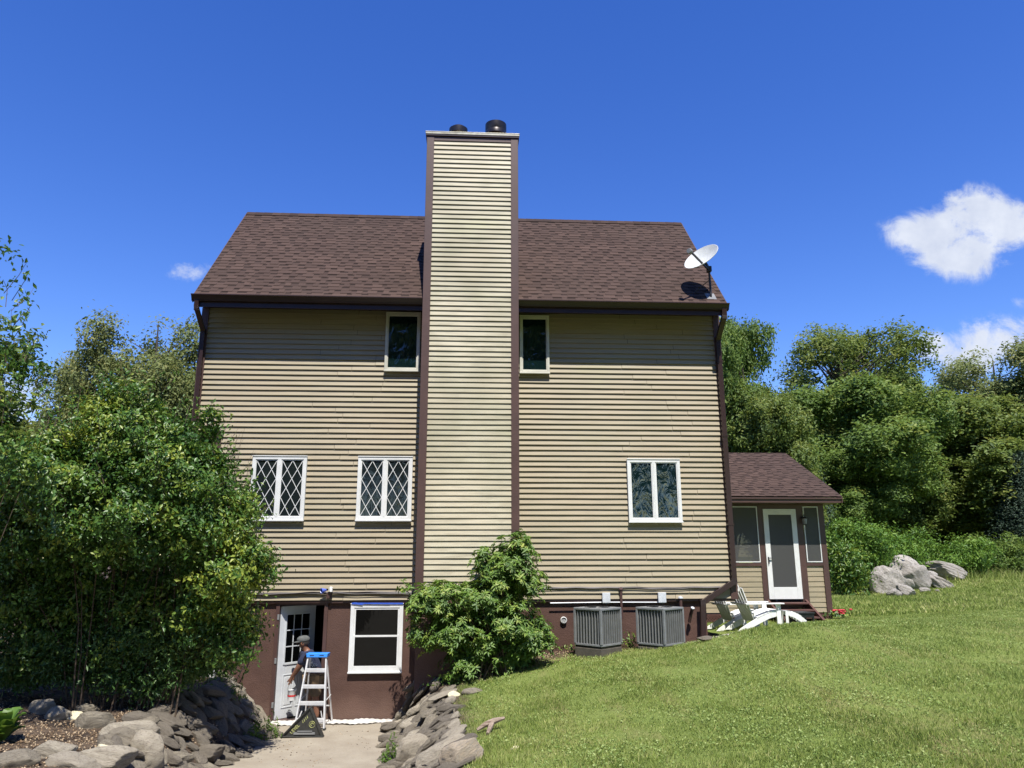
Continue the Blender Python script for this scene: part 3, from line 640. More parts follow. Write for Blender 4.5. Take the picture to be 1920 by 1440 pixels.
pf('header', 'brown', (5.35, LX1+.0149, PY-.031, PY+.1, WZ1+.01, 4.2835), (DX_0-.0039, DX_1+.0039, PY-.031, PY+.1, DZ1+.005, 4.2835), (WX0-.0119, WX1+.0099, PY-.031, PY+.1, WZ1+.01, 4.2835))
pf('sill_rail', 'brown', (5.35, LX1+.0149, PY-.035, PY+.1, WZ0-.09, WZ0-.012), (WX0-.0119, WX1+.0099, PY-.035, PY+.1, WZ0-.09, WZ0-.012))
for a_, c_, sd_ in ((5.36, LX1+.0149, 31), (WX0-.012, WX1+.01, 32)): ps = MB(); siding(ps, a_, c_, pz0, WZ0-.09, PY, expo=.121, prot=.013, seed=sd_); ps.build('wall_siding', M['siding'], porch)
pf('wall_core', 'brown', (5.36, LX1, PY+.003, PY+.09, pz0, WZ0-.0901), (WX0, WX1, PY+.003, PY+.09, pz0, WZ0-.0901))
es = MB()
z = pz0
side(es, PX1-.02, 1, PY+.12, 8.0, pz0, 2.66); es.build('end_siding', M['siding'], porch)
pf('end_wall', 'brown', (PX1-.08, PX1-.021, PY+.12, 8.0, pz0, 2.65), (PX1-.09, PX1-.02, PY+.12, 8.0, 2.66, 2.73), (PX1-.09, PX1-.02, PY+.12, 8.0, 4.1, 4.28), (PX1-.09, PX1-.021, 5.0, 5.1, 2.73, 4.1), (PX1-.09, PX1-.021, 6.6, 6.7, 2.73, 4.1), (PX1-.09, PX1-.021, 7.9, 8.0, 2.73, 4.1))
pf('back_wall', 'brown', (5.35, PX1-.1, 7.95, 8.0, pz0, 2.65), (5.35, PX1-.1, 7.94, 8.0, 4.1, 4.28), (5.35, 5.45, 7.94, 8.0, 2.651, 4.099), (6.9, 7.0, 7.94, 8.0, 2.651, 4.099))
pf('deck_floor', 'wood', (5.35, PX1-.01, PY, 8.0, pz0-.1, pz0-.035))
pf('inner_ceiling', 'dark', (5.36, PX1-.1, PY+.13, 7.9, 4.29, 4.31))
def screenwin(x0, x1, z0, z1):
    b = MB(); t = .022
    b.box(x0, x0+t, PY-.045, PY-.02, z0, z1); b.box(x1-t, x1, PY-.045, PY-.02, z0, z1); b.box(x0+t, x1-t, PY-.045, PY-.02, z1-t, z1); b.box(x0+t, x1-t, PY-.045, PY-.02, z0, z0+t)
    o = b.build('screen_window', M['white'], porch); b = MB(); b.box(x0+t, x1-t, PY-.034, PY-.031, z0+t, z1-t); b.build('screen', M['screen'], o)
screenwin(5.9, LX1, WZ0, WZ1); screenwin(WX0, WX1, WZ0, WZ1)
b = MB(); t = .125
b.box(DX_0, DX_0+t, PY-.05, PY-.01, DZ0, DZ1); b.box(DX_1-t, DX_1, PY-.05, PY-.01, DZ0, DZ1); b.box(DX_0+t, DX_1-t, PY-.05, PY-.01, DZ1-.14, DZ1); b.box(DX_0+t, DX_1-t, PY-.05, PY-.01, DZ0, DZ0+.28)
sdoor = b.build('storm_door', M['white'], porch, bev=.004)
b = MB(); b.box(DX_0+t, DX_1-t, PY-.03, PY-.026, DZ0+.28, DZ1-.14); b.build('screen', M['screen'], sdoor)
hz = float(at(1438, 1048, PY)[2]); b = MB(); b.box(DX_0+.035, DX_0+.06, PY-.065, PY-.05, hz-.12, hz+.05); b.bar((DX_0+.048, PY-.085, hz+.02), (DX_0+.14, PY-.085, hz+.02), .018, .018); b.bar((DX_0+.048, PY-.064, hz+.02), (DX_0+.048, PY-.09, hz+.02), .018, .018); b.bar((DX_0+.048, PY-.085, hz-.1), (DX_0+.048, PY-.085, hz+.0), .014, .014); b.build('door_handle', M['black'], sdoor)
# things seen dimly inside: pale posts of the far side frames
pf('inner_post', 'white', (6.9, 7.0, 5.6, 5.7, pz0, 4.25)); pf('inner_post', 'white', (7.9, 8.0, 5.6, 5.7, pz0, 4.25)); pf('inner_post', 'white', (8.45, 8.53, 5.6, 5.7, pz0, 4.25)); pf('inner_rail', 'white', (6.9, 8.75, 5.61, 5.69, 4.0, 4.08))
lx, _, lz = at(1504, 976, PY); lx, lz = float(lx), float(lz)
lamp = thing('wall_lantern', 'small black lantern on the brown post beside the porch storm door', 'lantern', (lx, PY-.03, lz))
b = MB(); b.lathe([(.001, 0), (.05, 0), (.05, .012), (.001, .015)], 16, mtx=Matrix.Translation((0, 0, .06)) @ Matrix.Rotation(R(90), 4, 'X')); b.tube([(0, -.01, .06), (0, -.05, .13), (0, -.1, .13), (0, -.11, .09)], .008); b.build('bracket', M['black'], lamp)
b = MB(); b.lathe([(.001, .10), (.075, .055), (.08, .045), (.06, .04)], 12, (0, -.11, 0)); b.lathe([(.045, -.09), (.03, -.11), (.001, -.115)], 12, (0, -.11, 0)); b.build('lantern_cap', M['black'], lamp)
b = MB(); b.lathe([(.06, .04), (.058, 0), (.045, -.09)], 12, (0, -.11, 0)); b.build('lantern_glass', M['greymetal'], lamp, True)
# lattice skirt
b = MB(); lz0, lz1 = pz0-.35, pz0-.035
def lat(xa, xb, ya, yb):
    L = math.hypot(xb-xa, yb-ya); s = -.35
    while s < L:
        for g in (1, -1):
            s0, s1 = (s, s+(lz1-lz0)); z0_, z1_ = (lz0, lz1) if g > 0 else (lz1, lz0)
            c0, c1 = max(0, s0), min(L, s1)
            if c1-c0 > .02:
                za = z0_+(z1_-z0_)*(c0-s0)/(s1-s0); zb = z0_+(z1_-z0_)*(c1-s0)/(s1-s0); e = .004*g
                b.bar((xa+(xb-xa)*c0/L, ya+(yb-ya)*c0/L+e, za), (xa+(xb-xa)*c1/L, ya+(yb-ya)*c1/L+e, zb), .026, .006, up=(yb-ya, xb-xa, 0))
        s += .07
lat(5.4, DX_0-.1, PY-.02, PY-.02); lat(DX_1+.1, PX1-.02, PY-.02, PY-.02); lat(PX1-.03, PX1-.03, PY, 7.9)
b.box(5.4, PX1-.02, PY-.026, PY-.014, lz1-.02, lz1+.004); b.build('lattice_skirt', M['wood'], porch)
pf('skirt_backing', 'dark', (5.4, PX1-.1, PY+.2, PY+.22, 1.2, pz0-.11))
# wooden steps
sg = gz(7.7, 2.5)
steps = thing('porch_steps', 'short flight of brown wooden steps below the white storm door', 'steps', (0, 0, 0))
nst = 3; top = DZ0-.05
for i in range(nst):
    z = top-(i)*(top-sg)/nst-.02; y = PY-.06-.25*i
    cb('tread', (DX_0-.02, DX_1+.02, y-.27, y, z-.035, z), m='wood', parent=steps)
    cb('riser', (DX_0, DX_1, y-.012, y-.001, z-(top-sg)/nst, z-.0351), m='wood', parent=steps)
for X in (DX_0-.05, DX_1+.05):
    b = MB(); b.bar((X, PY-.04, top-.05), (X, PY-.06-.25*nst-.1, sg-.02), .05, .2, up=(0, 0, 1)); b.build('stringer', M['wood'], steps)

# ------------------------------------------------------------------ equipment on and by the house
def ac_unit(cx, cy, rz, label):
    g = gz(cx, cy); z0, h, s = 1.425, .62, .30
    t = thing('air_conditioner', label, 'air conditioner', (cx, cy, g-.05), rz, 'air conditioning condensers by the wall'); z0 -= g-.05
    b = MB(); b.box(-.31, .31, -.31, .31, -.15, z0-.06); b.build('concrete_pad', M['concrete'], t, bev=.01)
    b = MB(); b.box(-s, s, -s, s, z0-.06, z0-.02); b.build('base_tray', M['black'], t)
    b = MB(); b.box(-s+.02, s-.02, -s+.02, s-.02, z0-.02, z0+h); b.build('coil', M['coil'], t)
    b = MB(); b.box(-s-.012, s+.012, -s-.012, s+.012, z0-.02, z0+.012)
    for x in (-s, s):
        for y in (-s, s): b.box(x-.02, x+.02, y-.02, y+.02, z0+.012, z0+h-.02)
    b.build('corner_posts', M['greymetal'], t, bev=.003)
    b = MB()
    for i in range(1, 9):
        u = -s+2*s*i/9
        for q in ((u-.004, u+.004, -s-.006, -s+.02), (u-.004, u+.004, s-.02, s+.006), (-s-.006, -s+.02, u-.004, u+.004), (s-.02, s+.006, u-.004, u+.004)): b.box(q[0], q[1], q[2], q[3], z0+.012, z0+h-.02)
    b.build('guard_wires', M['greymetal'], t)
    b = MB(); b.box(-s-.02, s+.02, -s-.02, s+.02, z0+h-.02, z0+h+.02); c = b.build('top_cover', M['greymetal'], t, bev=.008)
    b = MB()
    for r in (.08, .13, .18, .23): b.tube([(r*math.cos(k*math.pi/12), r*math.sin(k*math.pi/12), z0+h+.03) for k in range(25)], .004, 5, False)
    for k in range(4): a = k*math.pi/4; b.bar((-.24*math.cos(a), -.24*math.sin(a), z0+h+.026), (.24*math.cos(a), .24*math.sin(a), z0+h+.026), .01, .006)
    b.build('fan_grille', M['black'], c)
ac_unit(2.42, -.67, R(43), 'grey box air conditioner nearer the round dryer vent, on a low concrete pad')
ac_unit(3.60, -.67, R(40), 'grey box air conditioner nearer the brown downspout elbow')
def plumb(name, label, cat, m, build, group=None):
    b = MB(); build(b); o = b.build(name, M[m], None, bev=.003); return tag(o, label, cat, group)
for x, lb in ((2.695, 'pale grey electrical disconnect box above the air conditioner nearer the vent'), (3.80, 'pale grey electrical disconnect box above the air conditioner nearer the downspout')):
    t = thing('disconnect_box', lb, 'electrical box', (x, -.03, 2.1), 0, 'electrical disconnect boxes')
    cb('box_body', (-.07, .07, -.08, .0, 0, .19), m='galv', parent=t); cb('box_lid', (-.078, .078, -.10, -.0801, .01, .20), m='galv', parent=t)
    b = MB(); b.tube([(0, -.04, .002), (0, -.05, -.15), (.0, -.15, -.3), (-.05, -.3, -.55)], .014); b.build('whip_conduit', M['cable'], t)
plumb('conduit_pipe', 'thin pale conduit running level along the siding base to both electrical boxes', 'pipe', 'galv', lambda b: (b.tube([(1.6, -.045, 2.105), (2.62, -.045, 2.115)], .012), b.tube([(2.78, -.0451, 2.115), (3.72, -.045, 2.11)], .012)))
plumb('vent_pipe', 'thin brown riser pipe between the two electrical boxes', 'pipe', 'brown', lambda b: (b.tube([(3.0, -.05, 1.8), (3.0, -.05, 2.36)], .028, 12), b.lathe([(.001, 2.40), (.04, 2.38), (.045, 2.35), (.03, 2.34)], 12, (3.0, -.05, 0))))
t = thing('capped_pipe', 'short brown vent pipe with pale mushroom cap beside the second air conditioner', 'pipe', (4.18, -.06, 1.9))
b = MB(); b.tube([(0, 0, 0), (0, 0, .28)], .03, 12); b.build('pipe', M['brown'], t); b = MB(); b.lathe([(.001, .33), (.045, .31), (.05, .285), (.03, .28)], 14); b.build('cap', M['galv'], t, True)
t = thing('vent_elbow', 'black angled pipe with a pale open end against the foundation', 'pipe', (4.36, -.06, 1.7))
b = MB(); b.tube([(-.03, 0, .03), (0, -.02, .18), (.02, -.10, .30)], .032, 12); b.build('pipe', M['brownmetal'], t); b = MB(); b.tube([(.02, -.098, .297), (.023, -.11, .315)], .036, 14); b.build('pipe_rim', M['galv'], t)
t = thing('dryer_vent', 'round white louvred dryer vent on the brown foundation', 'vent', (1.868, .045, 1.785))
RX = Matrix.Rotation(R(90), 4, 'X')
b = MB(); b.lathe([(.048, 0), (.062, 0), (.062, .05), (.05, .055), (.048, .03)], 24, mtx=RX); b.build('vent_ring', M['white'], t, True)
b = MB()
for i in range(-2, 3): b.box(i*.018-.004, i*.018+.004, -.04, -.03, -.045+abs(i)*.006, .045-abs(i)*.006)
b.build('louvre', M['white'], t); b = MB(); b.lathe([(.001, .015), (.049, .015)], 20, mtx=RX); b.build('vent_hole', M['dark'], t)
# floodlight above the basement door
p = at(617, 1108, -.08)
t = thing('floodlight', 'small twin floodlight with a blue lens above the open basement door', 'floodlight', (float(p[0]), -.02, float(p[2])))
cb('junction_box', (-.05, .05, -.05, -.0, -.14, -.02), m='brown', parent=t)
b = MB(); b.lathe([(.02, 0), (.028, .02), (.05, .09), (.052, .1), (.045, .1), (.03, .05)], 16, mtx=Matrix.Translation((-.05, -.09, .02)) @ Matrix.Rotation(R(-100), 4, 'Y') @ Matrix.Rotation(R(35), 4, 'X')); b.build('lamp_head', M['bulb'], t, True)
b = MB(); b.lathe([(.001, 0), (.035, .003), (.04, .05), (.03, .09), (.001, .1)], 16, mtx=Matrix.Translation((.01, -.06, -.01)) @ Matrix.Rotation(R(20), 4, 'Y')); b.build('lamp_head', M['offwhite'], t, True)
b = MB(); b.box(.02, .07, -.12, -.05, -.02, .07); b.build('motion_sensor', M['chairwhite'], t, bev=.01)
# cables along the siding base
def sag(x0, x1, z, seed, n, amp):
    r = random.Random(seed); P = []; k = int((x1-x0)/.09)
    ph = r.uniform(0, 6)
    for i in range(k+1):
        x = x0+(x1-x0)*i/k; P.append((x, -.035-.01*n, z+amp*(math.sin(x*2.1+ph)*.5+math.sin(x*4.7+ph*2)*.3)-.004*math.sin(x*11)))
    return P
b = MB()
for k in range(4): b.tube(sag(XJ, -.96, 2.325-.006*k, k, k, .012+.007*k), .009, 6)
b.build('cable', M['cable']); tag(bpy.data.objects['cable'], 'bundle of dark cables tacked along the siding above the basement door and window', 'cable')
b = MB()
for k in range(3): b.tube(sag(1.0, 5.0, 2.40-.01*k, k+9, k, .012+.006*k), .008, 6)
o = b.build('cable', M['cable']); tag(o, 'dark cables sagging along the siding above the electrical boxes', 'cable')
b = MB(); p0, p1, p2 = at(480, 1188, .0), at(470, 1225, .0), at(442, 1285, 0.)
b.tube([(float(p0[0])-.05, -.01, 2.1), (float(p0[0])+.02, .02, 1.75), (float(p1[0])+.03, .01, 1.3), (float(p1[0])-.05, -.02, 1.1), (float(p2[0]), -.06, .72)], .009, 6)
tag(b.build('cable', M['cable'], smooth=True), 'loose black cable hanging down the brown wall left of the open door', 'cable')
# satellite dish
mz = lambda y: EZ+(y-EY)*(RZ-EZ)/(RY-EY)
my = -.42; mx_ = float(at(1333, 560, my)[0])
t = thing('satellite_dish', 'pale grey satellite dish on a steel mast at the right end of the roof', 'satellite dish', (mx_, my, mz(my)+.01))
top = at(1334, 505, my)-np.array([mx_, my, mz(my)+.01]); hz_ = float(top[2])
b = MB(); b.tube([(0, 0, -.01), (0, -.01, .05), (.0, 0, hz_+.05)], .024, 12); b.build('mast', M['gunmetal'], t)
sl = (RZ-EZ)/(RY-EY)
b = MB(); b.add([(-.1, -.07, -.07*sl), (.1, -.07, -.07*sl), (.1, .09, .09*sl), (-.1, .09, .09*sl), (-.1, -.07, -.07*sl+.012), (.1, -.07, -.07*sl+.012), (.1, .09, .09*sl+.012), (-.1, .09, .09*sl+.012)], [(0, 1, 2, 3), (4, 5, 6, 7), (0, 1, 5, 4), (1, 2, 6, 5), (2, 3, 7, 6), (3, 0, 4, 7)])
b.build('mount_plate', M['greymetal'], t)
b = MB(); b.tube([(0, 0, hz_*.62), (-.30, .12, .12*sl+.01)], .009); b.tube([(0, 0, hz_*.32), (-.09, .16, .16*sl+.01)], .008); b.build('mast_brace', M['gunmetal'], t)
nv = Vector((-.60, -.50, .60)).normalized()
dc = Vector((at(1319, 488, my-.1)-np.array([mx_, my, mz(my)+.01])).tolist())
q = nv.to_track_quat('Z', 'Y').to_matrix().to_4x4(); DM = Matrix.Translation(dc) @ q
b = MB(); rr = .385; prof = [(.001, 0)]+[(rr*k/10, .11*(k/10)**2) for k in range(1, 11)]+[(rr+.008, .108), (rr+.006, .098)]+[(rr*k/10, .11*(k/10)**2-.012) for k in range(10, 0, -1)]+[(.001, -.012)]
b.lathe(prof, 48, mtx=DM); b.build('reflector', M['dish'], t, True)
b = MB(); bk = DM @ Vector((0, 0, -.015)); b.bar(bk, (0, 0, hz_+.0), .06, .05); b.box(-.045, .045, -.05, .05, hz_-.06, hz_+.06); b.build('bracket', M['gunmetal'], t, bev=.006)
fd = Vector((at(1297, 474, my-.55)-np.array([mx_, my, mz(my)+.01])).tolist())
low = Vector((-.03, -.03, hz_-.01))
b = MB(); b.bar(low, fd, .035, .03); b.build('feed_arm', M['gunmetal'], t)
b = MB(); dd = (fd-low).normalized(); tq = (dc-fd).normalized().to_track_quat('Z', 'Y').to_matrix().to_4x4()
b.lathe([(.001, -.05), (.05, -.05), (.062, -.02), (.062, .01), (.045, .03), (.001, .035)], 20, mtx=Matrix.Translation(fd+Vector((-.04, 0, .03))) @ tq); b.build('feed_horn', M['greymetal'], t, True)

# ------------------------------------------------------------------ chairs
def adirondack(loc, rz, label):
    t = thing('garden_chair', label, 'chair', loc, rz, 'white slatted garden chairs beside the porch')
    W = .27                       # half width; the chair faces +x
    for s in (-1, 1):
        b = MB(); b.bar((.42, s*W, 0), (.42, s*W, .54), .10, .03, up=(0, 1, 0)); b.build('leg', M['chairwhite'], t, bev=.004)
        b = MB()
        # curved side rail running from the front down to the ground behind
        prof = [(.46, .40), (.40, .41), (.2, .37), (-.05, .28), (-.3, .16), (-.48, .06), (-.55, 0), (-.42, 0), (-.25, .06), (0, .17), (.2, .25), (.46, .31)]
        b.prism(prof, (s*(W-.02)-.014, s*(W-.02)+.014)); b.build('leg', M['chairwhite'], t)
        b = MB(); b.prism([(-.36, s*(W+.02)-.04), (-.36, s*(W+.02)+.03), (.1, s*(W+.03)+.07), (.5, s*(W+.03)+.06), (.52, s*(W+.03)-.06), (.1, s*(W+.02)-.07)], (.54, .563), axis=2); b.build('armrest', M['chairwhite'], t, bev=.004)
        b = MB(); b.prism([(.40, .54), (.33, .54), (.40, .42)], (s*(W+.03)-.01, s*(W+.03)+.012)); b.build('arm_bracket', M['chairwhite'], t)
    b = MB()
    for i in range(7):
        x = .44-i*.082; z = float(np.interp(x, [-.3, -.05, .2, .40, .46], [.16, .28, .37, .41, .40])); sl_ = .42 if x < .3 else .05
        b.bar((x-.035, 0, z+.008-.035*sl_), (x+.035, 0, z+.008+.035*sl_), 2*W, .018, up=(0, 0, 1))
    b.box(.435, .455, -W+.01, W-.01, .26, .36); b.build('seat', M['chairwhite'], t)
    b = MB()
    for i in range(5):
        y = (i-2)*.105; top_ = 1.0-.045*abs(i-2)**1.5; ft = .8 if abs(i-2) else 1
        b.bar((-.12, y*.85, .20), (-.12-(top_-.2)*.42, y*1.12, top_), .086, .018, up=(1, 0, .42))
    b.bar((-.145, -W, .33), (-.145, W, .33), .03, .07); b.bar((-.305, -W-.03, .535), (-.305, W+.03, .535), .07, .03); b.bar((-.435, -.19, .83), (-.435, .19, .83), .022, .06); b.build('backrest', M['chairwhite'], t)
    return t
for (px_, y_, rz_, lab_) in ((1449, 1.1, 10, 'white slatted garden chair at the house corner, the one seen whole in profile'), (1408, 1.8, 10, 'white slatted garden chair half hidden behind the brown downspout')):
    x_ = float(at(px_, 1140, y_)[0])-.42; adirondack((x_, y_, gz(x_, y_)-.01), R(rz_), lab_)
t = thing('footstool', 'white slatted footstool with a sloping top beside the black side table', 'footstool', (float(at(1484, 1150, 1.0)[0]), 1.0, gz(6.7, 1.0)), R(-6)); t.scale = (.68, .85, .8)
for s in (-1, 1):
    b = MB(); b.prism([(-.26, .40), (-.05, .40), (.15, .33), (.33, .20), (.40, .06), (.40, 0), (.33, 0), (.2, .14), (0, .25), (-.18, .31), (-.18, 0), (-.26, 0)], (s*.2-.012, s*.2+.012)); b.build('leg', M['chairwhite'], t)
b = MB()
for x in (-.22, -.14, -.06, .02, .1, .18, .26, .33):
    z = float(np.interp(x, [-.26, -.05, .15, .33, .4], [.40, .40, .33, .20, .06])); b.bar((x-.032, 0, z+.010), (x+.032, 0, z+.010-.06*max(0, .3+x)), .42, .018, up=(0, 0, 1))
b.build('top_slats', M['chairwhite'], t)
t = thing('side_table', 'low black square side table at the foot of the porch steps', 'table', (float(at(1502, 1150, 1.5)[0]), 1.5, gz(7.0, 1.5)), R(6))
cb('tabletop', (-.22, .22, -.2, .2, .27, .30), m='black', parent=t); cb('apron', (-.2, .2, -.18, .18, .19, .2699), m='black', parent=t)
for sx_ in (-1, 1):
    for sy_ in (-1, 1): cb('leg', (sx_*.18-.02, sx_*.18+.02, sy_*.16-.02, sy_*.16+.02, 0, .1899), m='black', parent=t)

# ------------------------------------------------------------------ ladder, tool, cloth
t = thing('stepladder', 'white aluminium stepladder with a blue top cap in front of the open door', 'ladder', (-2.78, -.68, .012), R(-4))
HL = 1.20
for s in (-1, 1):
    b = MB(); b.bar((s*.265, 0, 0), (s*.165, .30, HL), .026, .075, up=(0, 1, .25)); b.build('leg', M['ladder'], t, bev=.002)
    b = MB(); b.bar((s*.255, .62, 0), (s*.15, .37, HL-.03), .02, .045, up=(0, 1, -.25)); b.build('leg', M['ladder'], t)
    b = MB(); b.bar((s*.255, .05, .64*.3), (s*.15, .06, .07), .012, .012) if False else b.bar((s*.262, .005, .02), (s*.17, .07, .30), .008, .018); b.build('brace', M['ladder'], t)
    b = MB(); b.bar((s*.236, .12, .46), (s*.232, .5, .5), .014, .006); b.build('spreader', M['ladder'], t)
    b = MB(); b.box(s*.268-.022, s*.268+.022, -.045, .045, -.012, .03); b.build('foot_pad', M['toolblack'], t)
for i in range(4):
    z = .16+.27*i; k = z/HL; hw = .265-.1*k; y = .3*k
    b = MB(); b.box(-hw+.012, hw-.012, y-.045, y+.045, z-.012, z+.018); b.box(-hw+.012, hw-.012, y-.047, y-.040, z-.035, z+.012); b.build('step', M['ladder'], t)
for z in (.3, .62, .9): k = z/HL; b = MB(); b.bar((-.25+.1*k, .62-.25*k, z), (.25-.1*k, .62-.25*k, z), .02, .02); b.build('rear_rung', M['ladder'], t)
b = MB(); b.prism([(-.19, HL-.02), (-.20, HL+.05), (.20, HL+.05), (.19, HL-.02)], (.235, .43)); tp = b.build('top_cap', M['ladderblue'], t, bev=.008)
b = MB(); b.box(-.13, -.05, .2335, .236, HL+.01, HL+.025); b.box(.05, .13, .2335, .236, HL+.01, HL+.025); b.build('cap_slots', M['navy'], tp)
# triangular levelling tool
t = thing('ladder_leveller', 'black triangular ladder levelling tool with faded yellow lettering on the path', 'tool', (-2.77, -1.22, .012), R(-3))
b = MB(); P3 = [(-.37, 0), (.33, 0), (.09, .46)]
def tri(k, dx=0, dz=0):
    c = (sum(p[0] for p in P3)/3, sum(p[1] for p in P3)/3); return [(c[0]+(p[0]-c[0])*k+dx, c[1]+(p[1]-c[1])*k+dz) for p in P3]
b.prism(P3, (0, .045)); b.prism([(P3[0][0]+.01, .0), (P3[0][0]-.02, -.0), (P3[2][0]-.02, .47), (P3[2][0]+.02, .47)], (-.03, .075)); b.prism([(.12, .45), (.08, .465), (.31, 0), (.35, 0)], (-.02, .065)); b.box(-.37, .34, -.03, .075, 0, .022)
b.build('body', M['toolblack'], t, bev=.006)
b = MB(); b.box(-.16, .20, -.0305, -.004, .045, .075); b.box(-.10, .15, -.034, -.003, .09, .10); b.build('handle_slot', M['greymetal'], t)
b = MB(); u = Vector((.46, 0, .46)).normalized(); ux = Vector((P3[2][0]-P3[0][0], 0, P3[2][1])).normalized(); vz = Vector((-ux.z, 0, ux.x)); r_ = random.Random(4)
o0 = Vector((P3[0][0], -.004, 0))+ux*.16-vz*.085
def stroke(b, p, q, w_=.007, y=-.0025):
    b.bar((p.x, y, p.z), (q.x, y, q.z), w_, .003, up=(0, 1, 0))
GL = {'H': [((0, 0), (0, 1)), ((.6, 0), (.6, 1)), ((0, .5), (.6, .5))], 'E': [((0, 0), (0, 1)), ((0, 0), (.6, 0)), ((0, .5), (.5, .5)), ((0, 1), (.6, 1))], 'V': [((0, 1), (.3, 0)), ((.3, 0), (.6, 1))], 'I': [((.3, 0), (.3, 1))], 'N': [((0, 0), (0, 1)), ((0, 1), (.6, 0)), ((.6, 0), (.6, 1))], 'T': [((.3, 0), (.3, 1)), ((0, 1), (.6, 1))], 'L': [((0, 0), (0, 1)), ((0, 0), (.6, 0))]}
def word(b, s, o, ux, vz, h, w_, y):
    for i, c in enumerate(s):
        for (p, q) in GL[c]: stroke(b, o+ux*(h*.85*i+p[0]*h)+vz*p[1]*h, o+ux*(h*.85*i+q[0]*h)+vz*q[1]*h, w_, y)
word(b, 'LEVEL', o0, ux, vz, .045, .011, -.003); word(b, 'NEVEL', o0+ux*.23-vz*.02, ux, vz, .04, .009, -.0035) if False else None
for k in range(4): stroke(b, o0+ux*(.25+.035*k)-vz*.01, o0+ux*(.27+.035*k)+vz*.03, .012, -.0032)
b.tube([(.14+.05*math.cos(a*math.pi/10), -.004, .20+.05*math.sin(a*math.pi/10)) for a in range(21)], .005, 5, False); b.tube([(.14+.022*math.cos(a*math.pi/10), -.004, .20+.022*math.sin(a*math.pi/10)) for a in range(15)], .006, 5, False)
b.build('lettering', M['yellowprint'], t)
# rumpled drop cloth along the wall foot
ns_, mt_ = 170, 10; V = []; r_ = np.random.default_rng(5)
for i in range(ns_+1):
    x = -3.62+(2.30)*i/ns_
    for j in range(mt_+1):
        v = j/mt_; y = -.26+.27*v+ .03*math.sin(x*7)*(1-v)+.02*math.sin(x*19+1)*(1-v)
        if -3.62 < x < -2.7: y -= .10*(1-v)
        z = .012+.022*abs(math.sin(x*13+v*4+math.sin(x*5)*2))*(.4+.6*math.sin(v*math.pi))+.012*abs(math.sin(x*31+v*9))+(.03*max(0, v-.7)/.3)*(.6+.25*math.sin(x*6+math.sin(x*3))) ; V.append((x, y, z))
V = np.array(V); ii = np.arange(len(V)).reshape(ns_+1, mt_+1); F = np.stack([ii[:-1, :-1], ii[1:, :-1], ii[1:, 1:], ii[:-1, 1:]], -1).reshape(-1, 4)
o = npmesh('drop_cloth', V, F, M['cloth'], smooth=True); tag(o, 'rumpled white drop cloth lying along the foot of the brown basement wall', 'drop cloth'); so_ = o.modifiers.new('solid', 'SOLIDIFY'); so_.thickness = .004

# ------------------------------------------------------------------ white railing left of the door
t = thing('stair_railing', 'white railing with thin balusters half hidden by the big bush left of the door', 'railing', (-4.95, -.42, .75))
b = MB(); b.box(.32, .38, -.03, .03, -.35, 1.15); b.build('post', M['chairwhite'], t, bev=.004); b = MB(); b.box(-1.3, -1.24, -.03, .03, -.1, 1.3); b.build('post', M['chairwhite'], t, bev=.004)
for z in (.12, .98): b = MB(); b.box(-1.24, .32, -.02, .02, z, z+.05); b.build('rail', M['chairwhite'], t)
for k in range(10): b = MB(); b.box(-1.14+k*.145, -1.115+k*.145, -.0125, .0125, .17, .98); b.build('baluster', M['chairwhite'], t)

# ------------------------------------------------------------------ the painter
def skin(name, verts, edges, radii, m, parent, lv=2, root=0):
    me = bpy.data.meshes.new(name); me.from_pydata([tuple(v) for v in verts], edges, []); o = bpy.data.objects.new(name, me); COL.objects.link(o); o.parent = parent
    o.modifiers.new('skin', 'SKIN').use_smooth_shade = True
    bm = bmesh.new(); bm.from_mesh(me); L = bm.verts.layers.skin.verify(); bm.verts.ensure_lookup_table()
    for i, v in enumerate(bm.verts):
        r = radii[i]; v[L].radius = r if isinstance(r, tuple) else (r, r); v[L].use_root = (i == root)
    bm.to_mesh(me); bm.free(); s = o.modifiers.new('sub', 'SUBSURF'); s.levels = s.render_levels = lv
    me.materials.append(m); return o
man = thing('person', 'person in grey cap, navy shirt and khaki shorts bending by the open door', 'person', (-2.885, .02, .03)); man.scale = (1.16, 1.0, .93)
# local: +x right, y away from the camera; he leans to the left, facing the door slab
J = dict(pel=(.02, 0, .84), w=(-.02, .0, .98), ch=(-.06, .02, 1.16), nk=(-.13, .02, 1.31), nk2=(-.175, .02, 1.37), hd=(-.20, .02, 1.435), hd2=(-.205, .02, 1.50),
         sl=(-.20, .14, 1.24), el=(-.26, .22, 1.0), wl=(-.36, .16, .82), hl=(-.37, .14, .75),
         sr=(-.12, -.14, 1.24), er=(-.235, -.15, 1.02), wr=(-.33, -.10, .84), hr=(-.36, -.08, .765),
         hpl=(-.02, .09, .80), kl=(-.07, .10, .46), al=(-.02, .12, .08), tl=(-.15, .12, .03),
         hpr=(.05, -.09, .80), kr=(.06, -.10, .45), ar=(.10, -.10, .08), tr=(-.03, -.12, .03))
ks = list(J); ix = {k: i for i, k in enumerate(ks)}; V = [J[k] for k in ks]
E_ = [('pel', 'w'), ('w', 'ch'), ('ch', 'nk'), ('nk', 'nk2'), ('nk2', 'hd'), ('hd', 'hd2'), ('ch', 'sl'), ('sl', 'el'), ('el', 'wl'), ('wl', 'hl'), ('ch', 'sr'), ('sr', 'er'), ('er', 'wr'), ('wr', 'hr'), ('pel', 'hpl'), ('hpl', 'kl'), ('kl', 'al'), ('al', 'tl'), ('pel', 'hpr'), ('hpr', 'kr'), ('kr', 'ar'), ('ar', 'tr')]
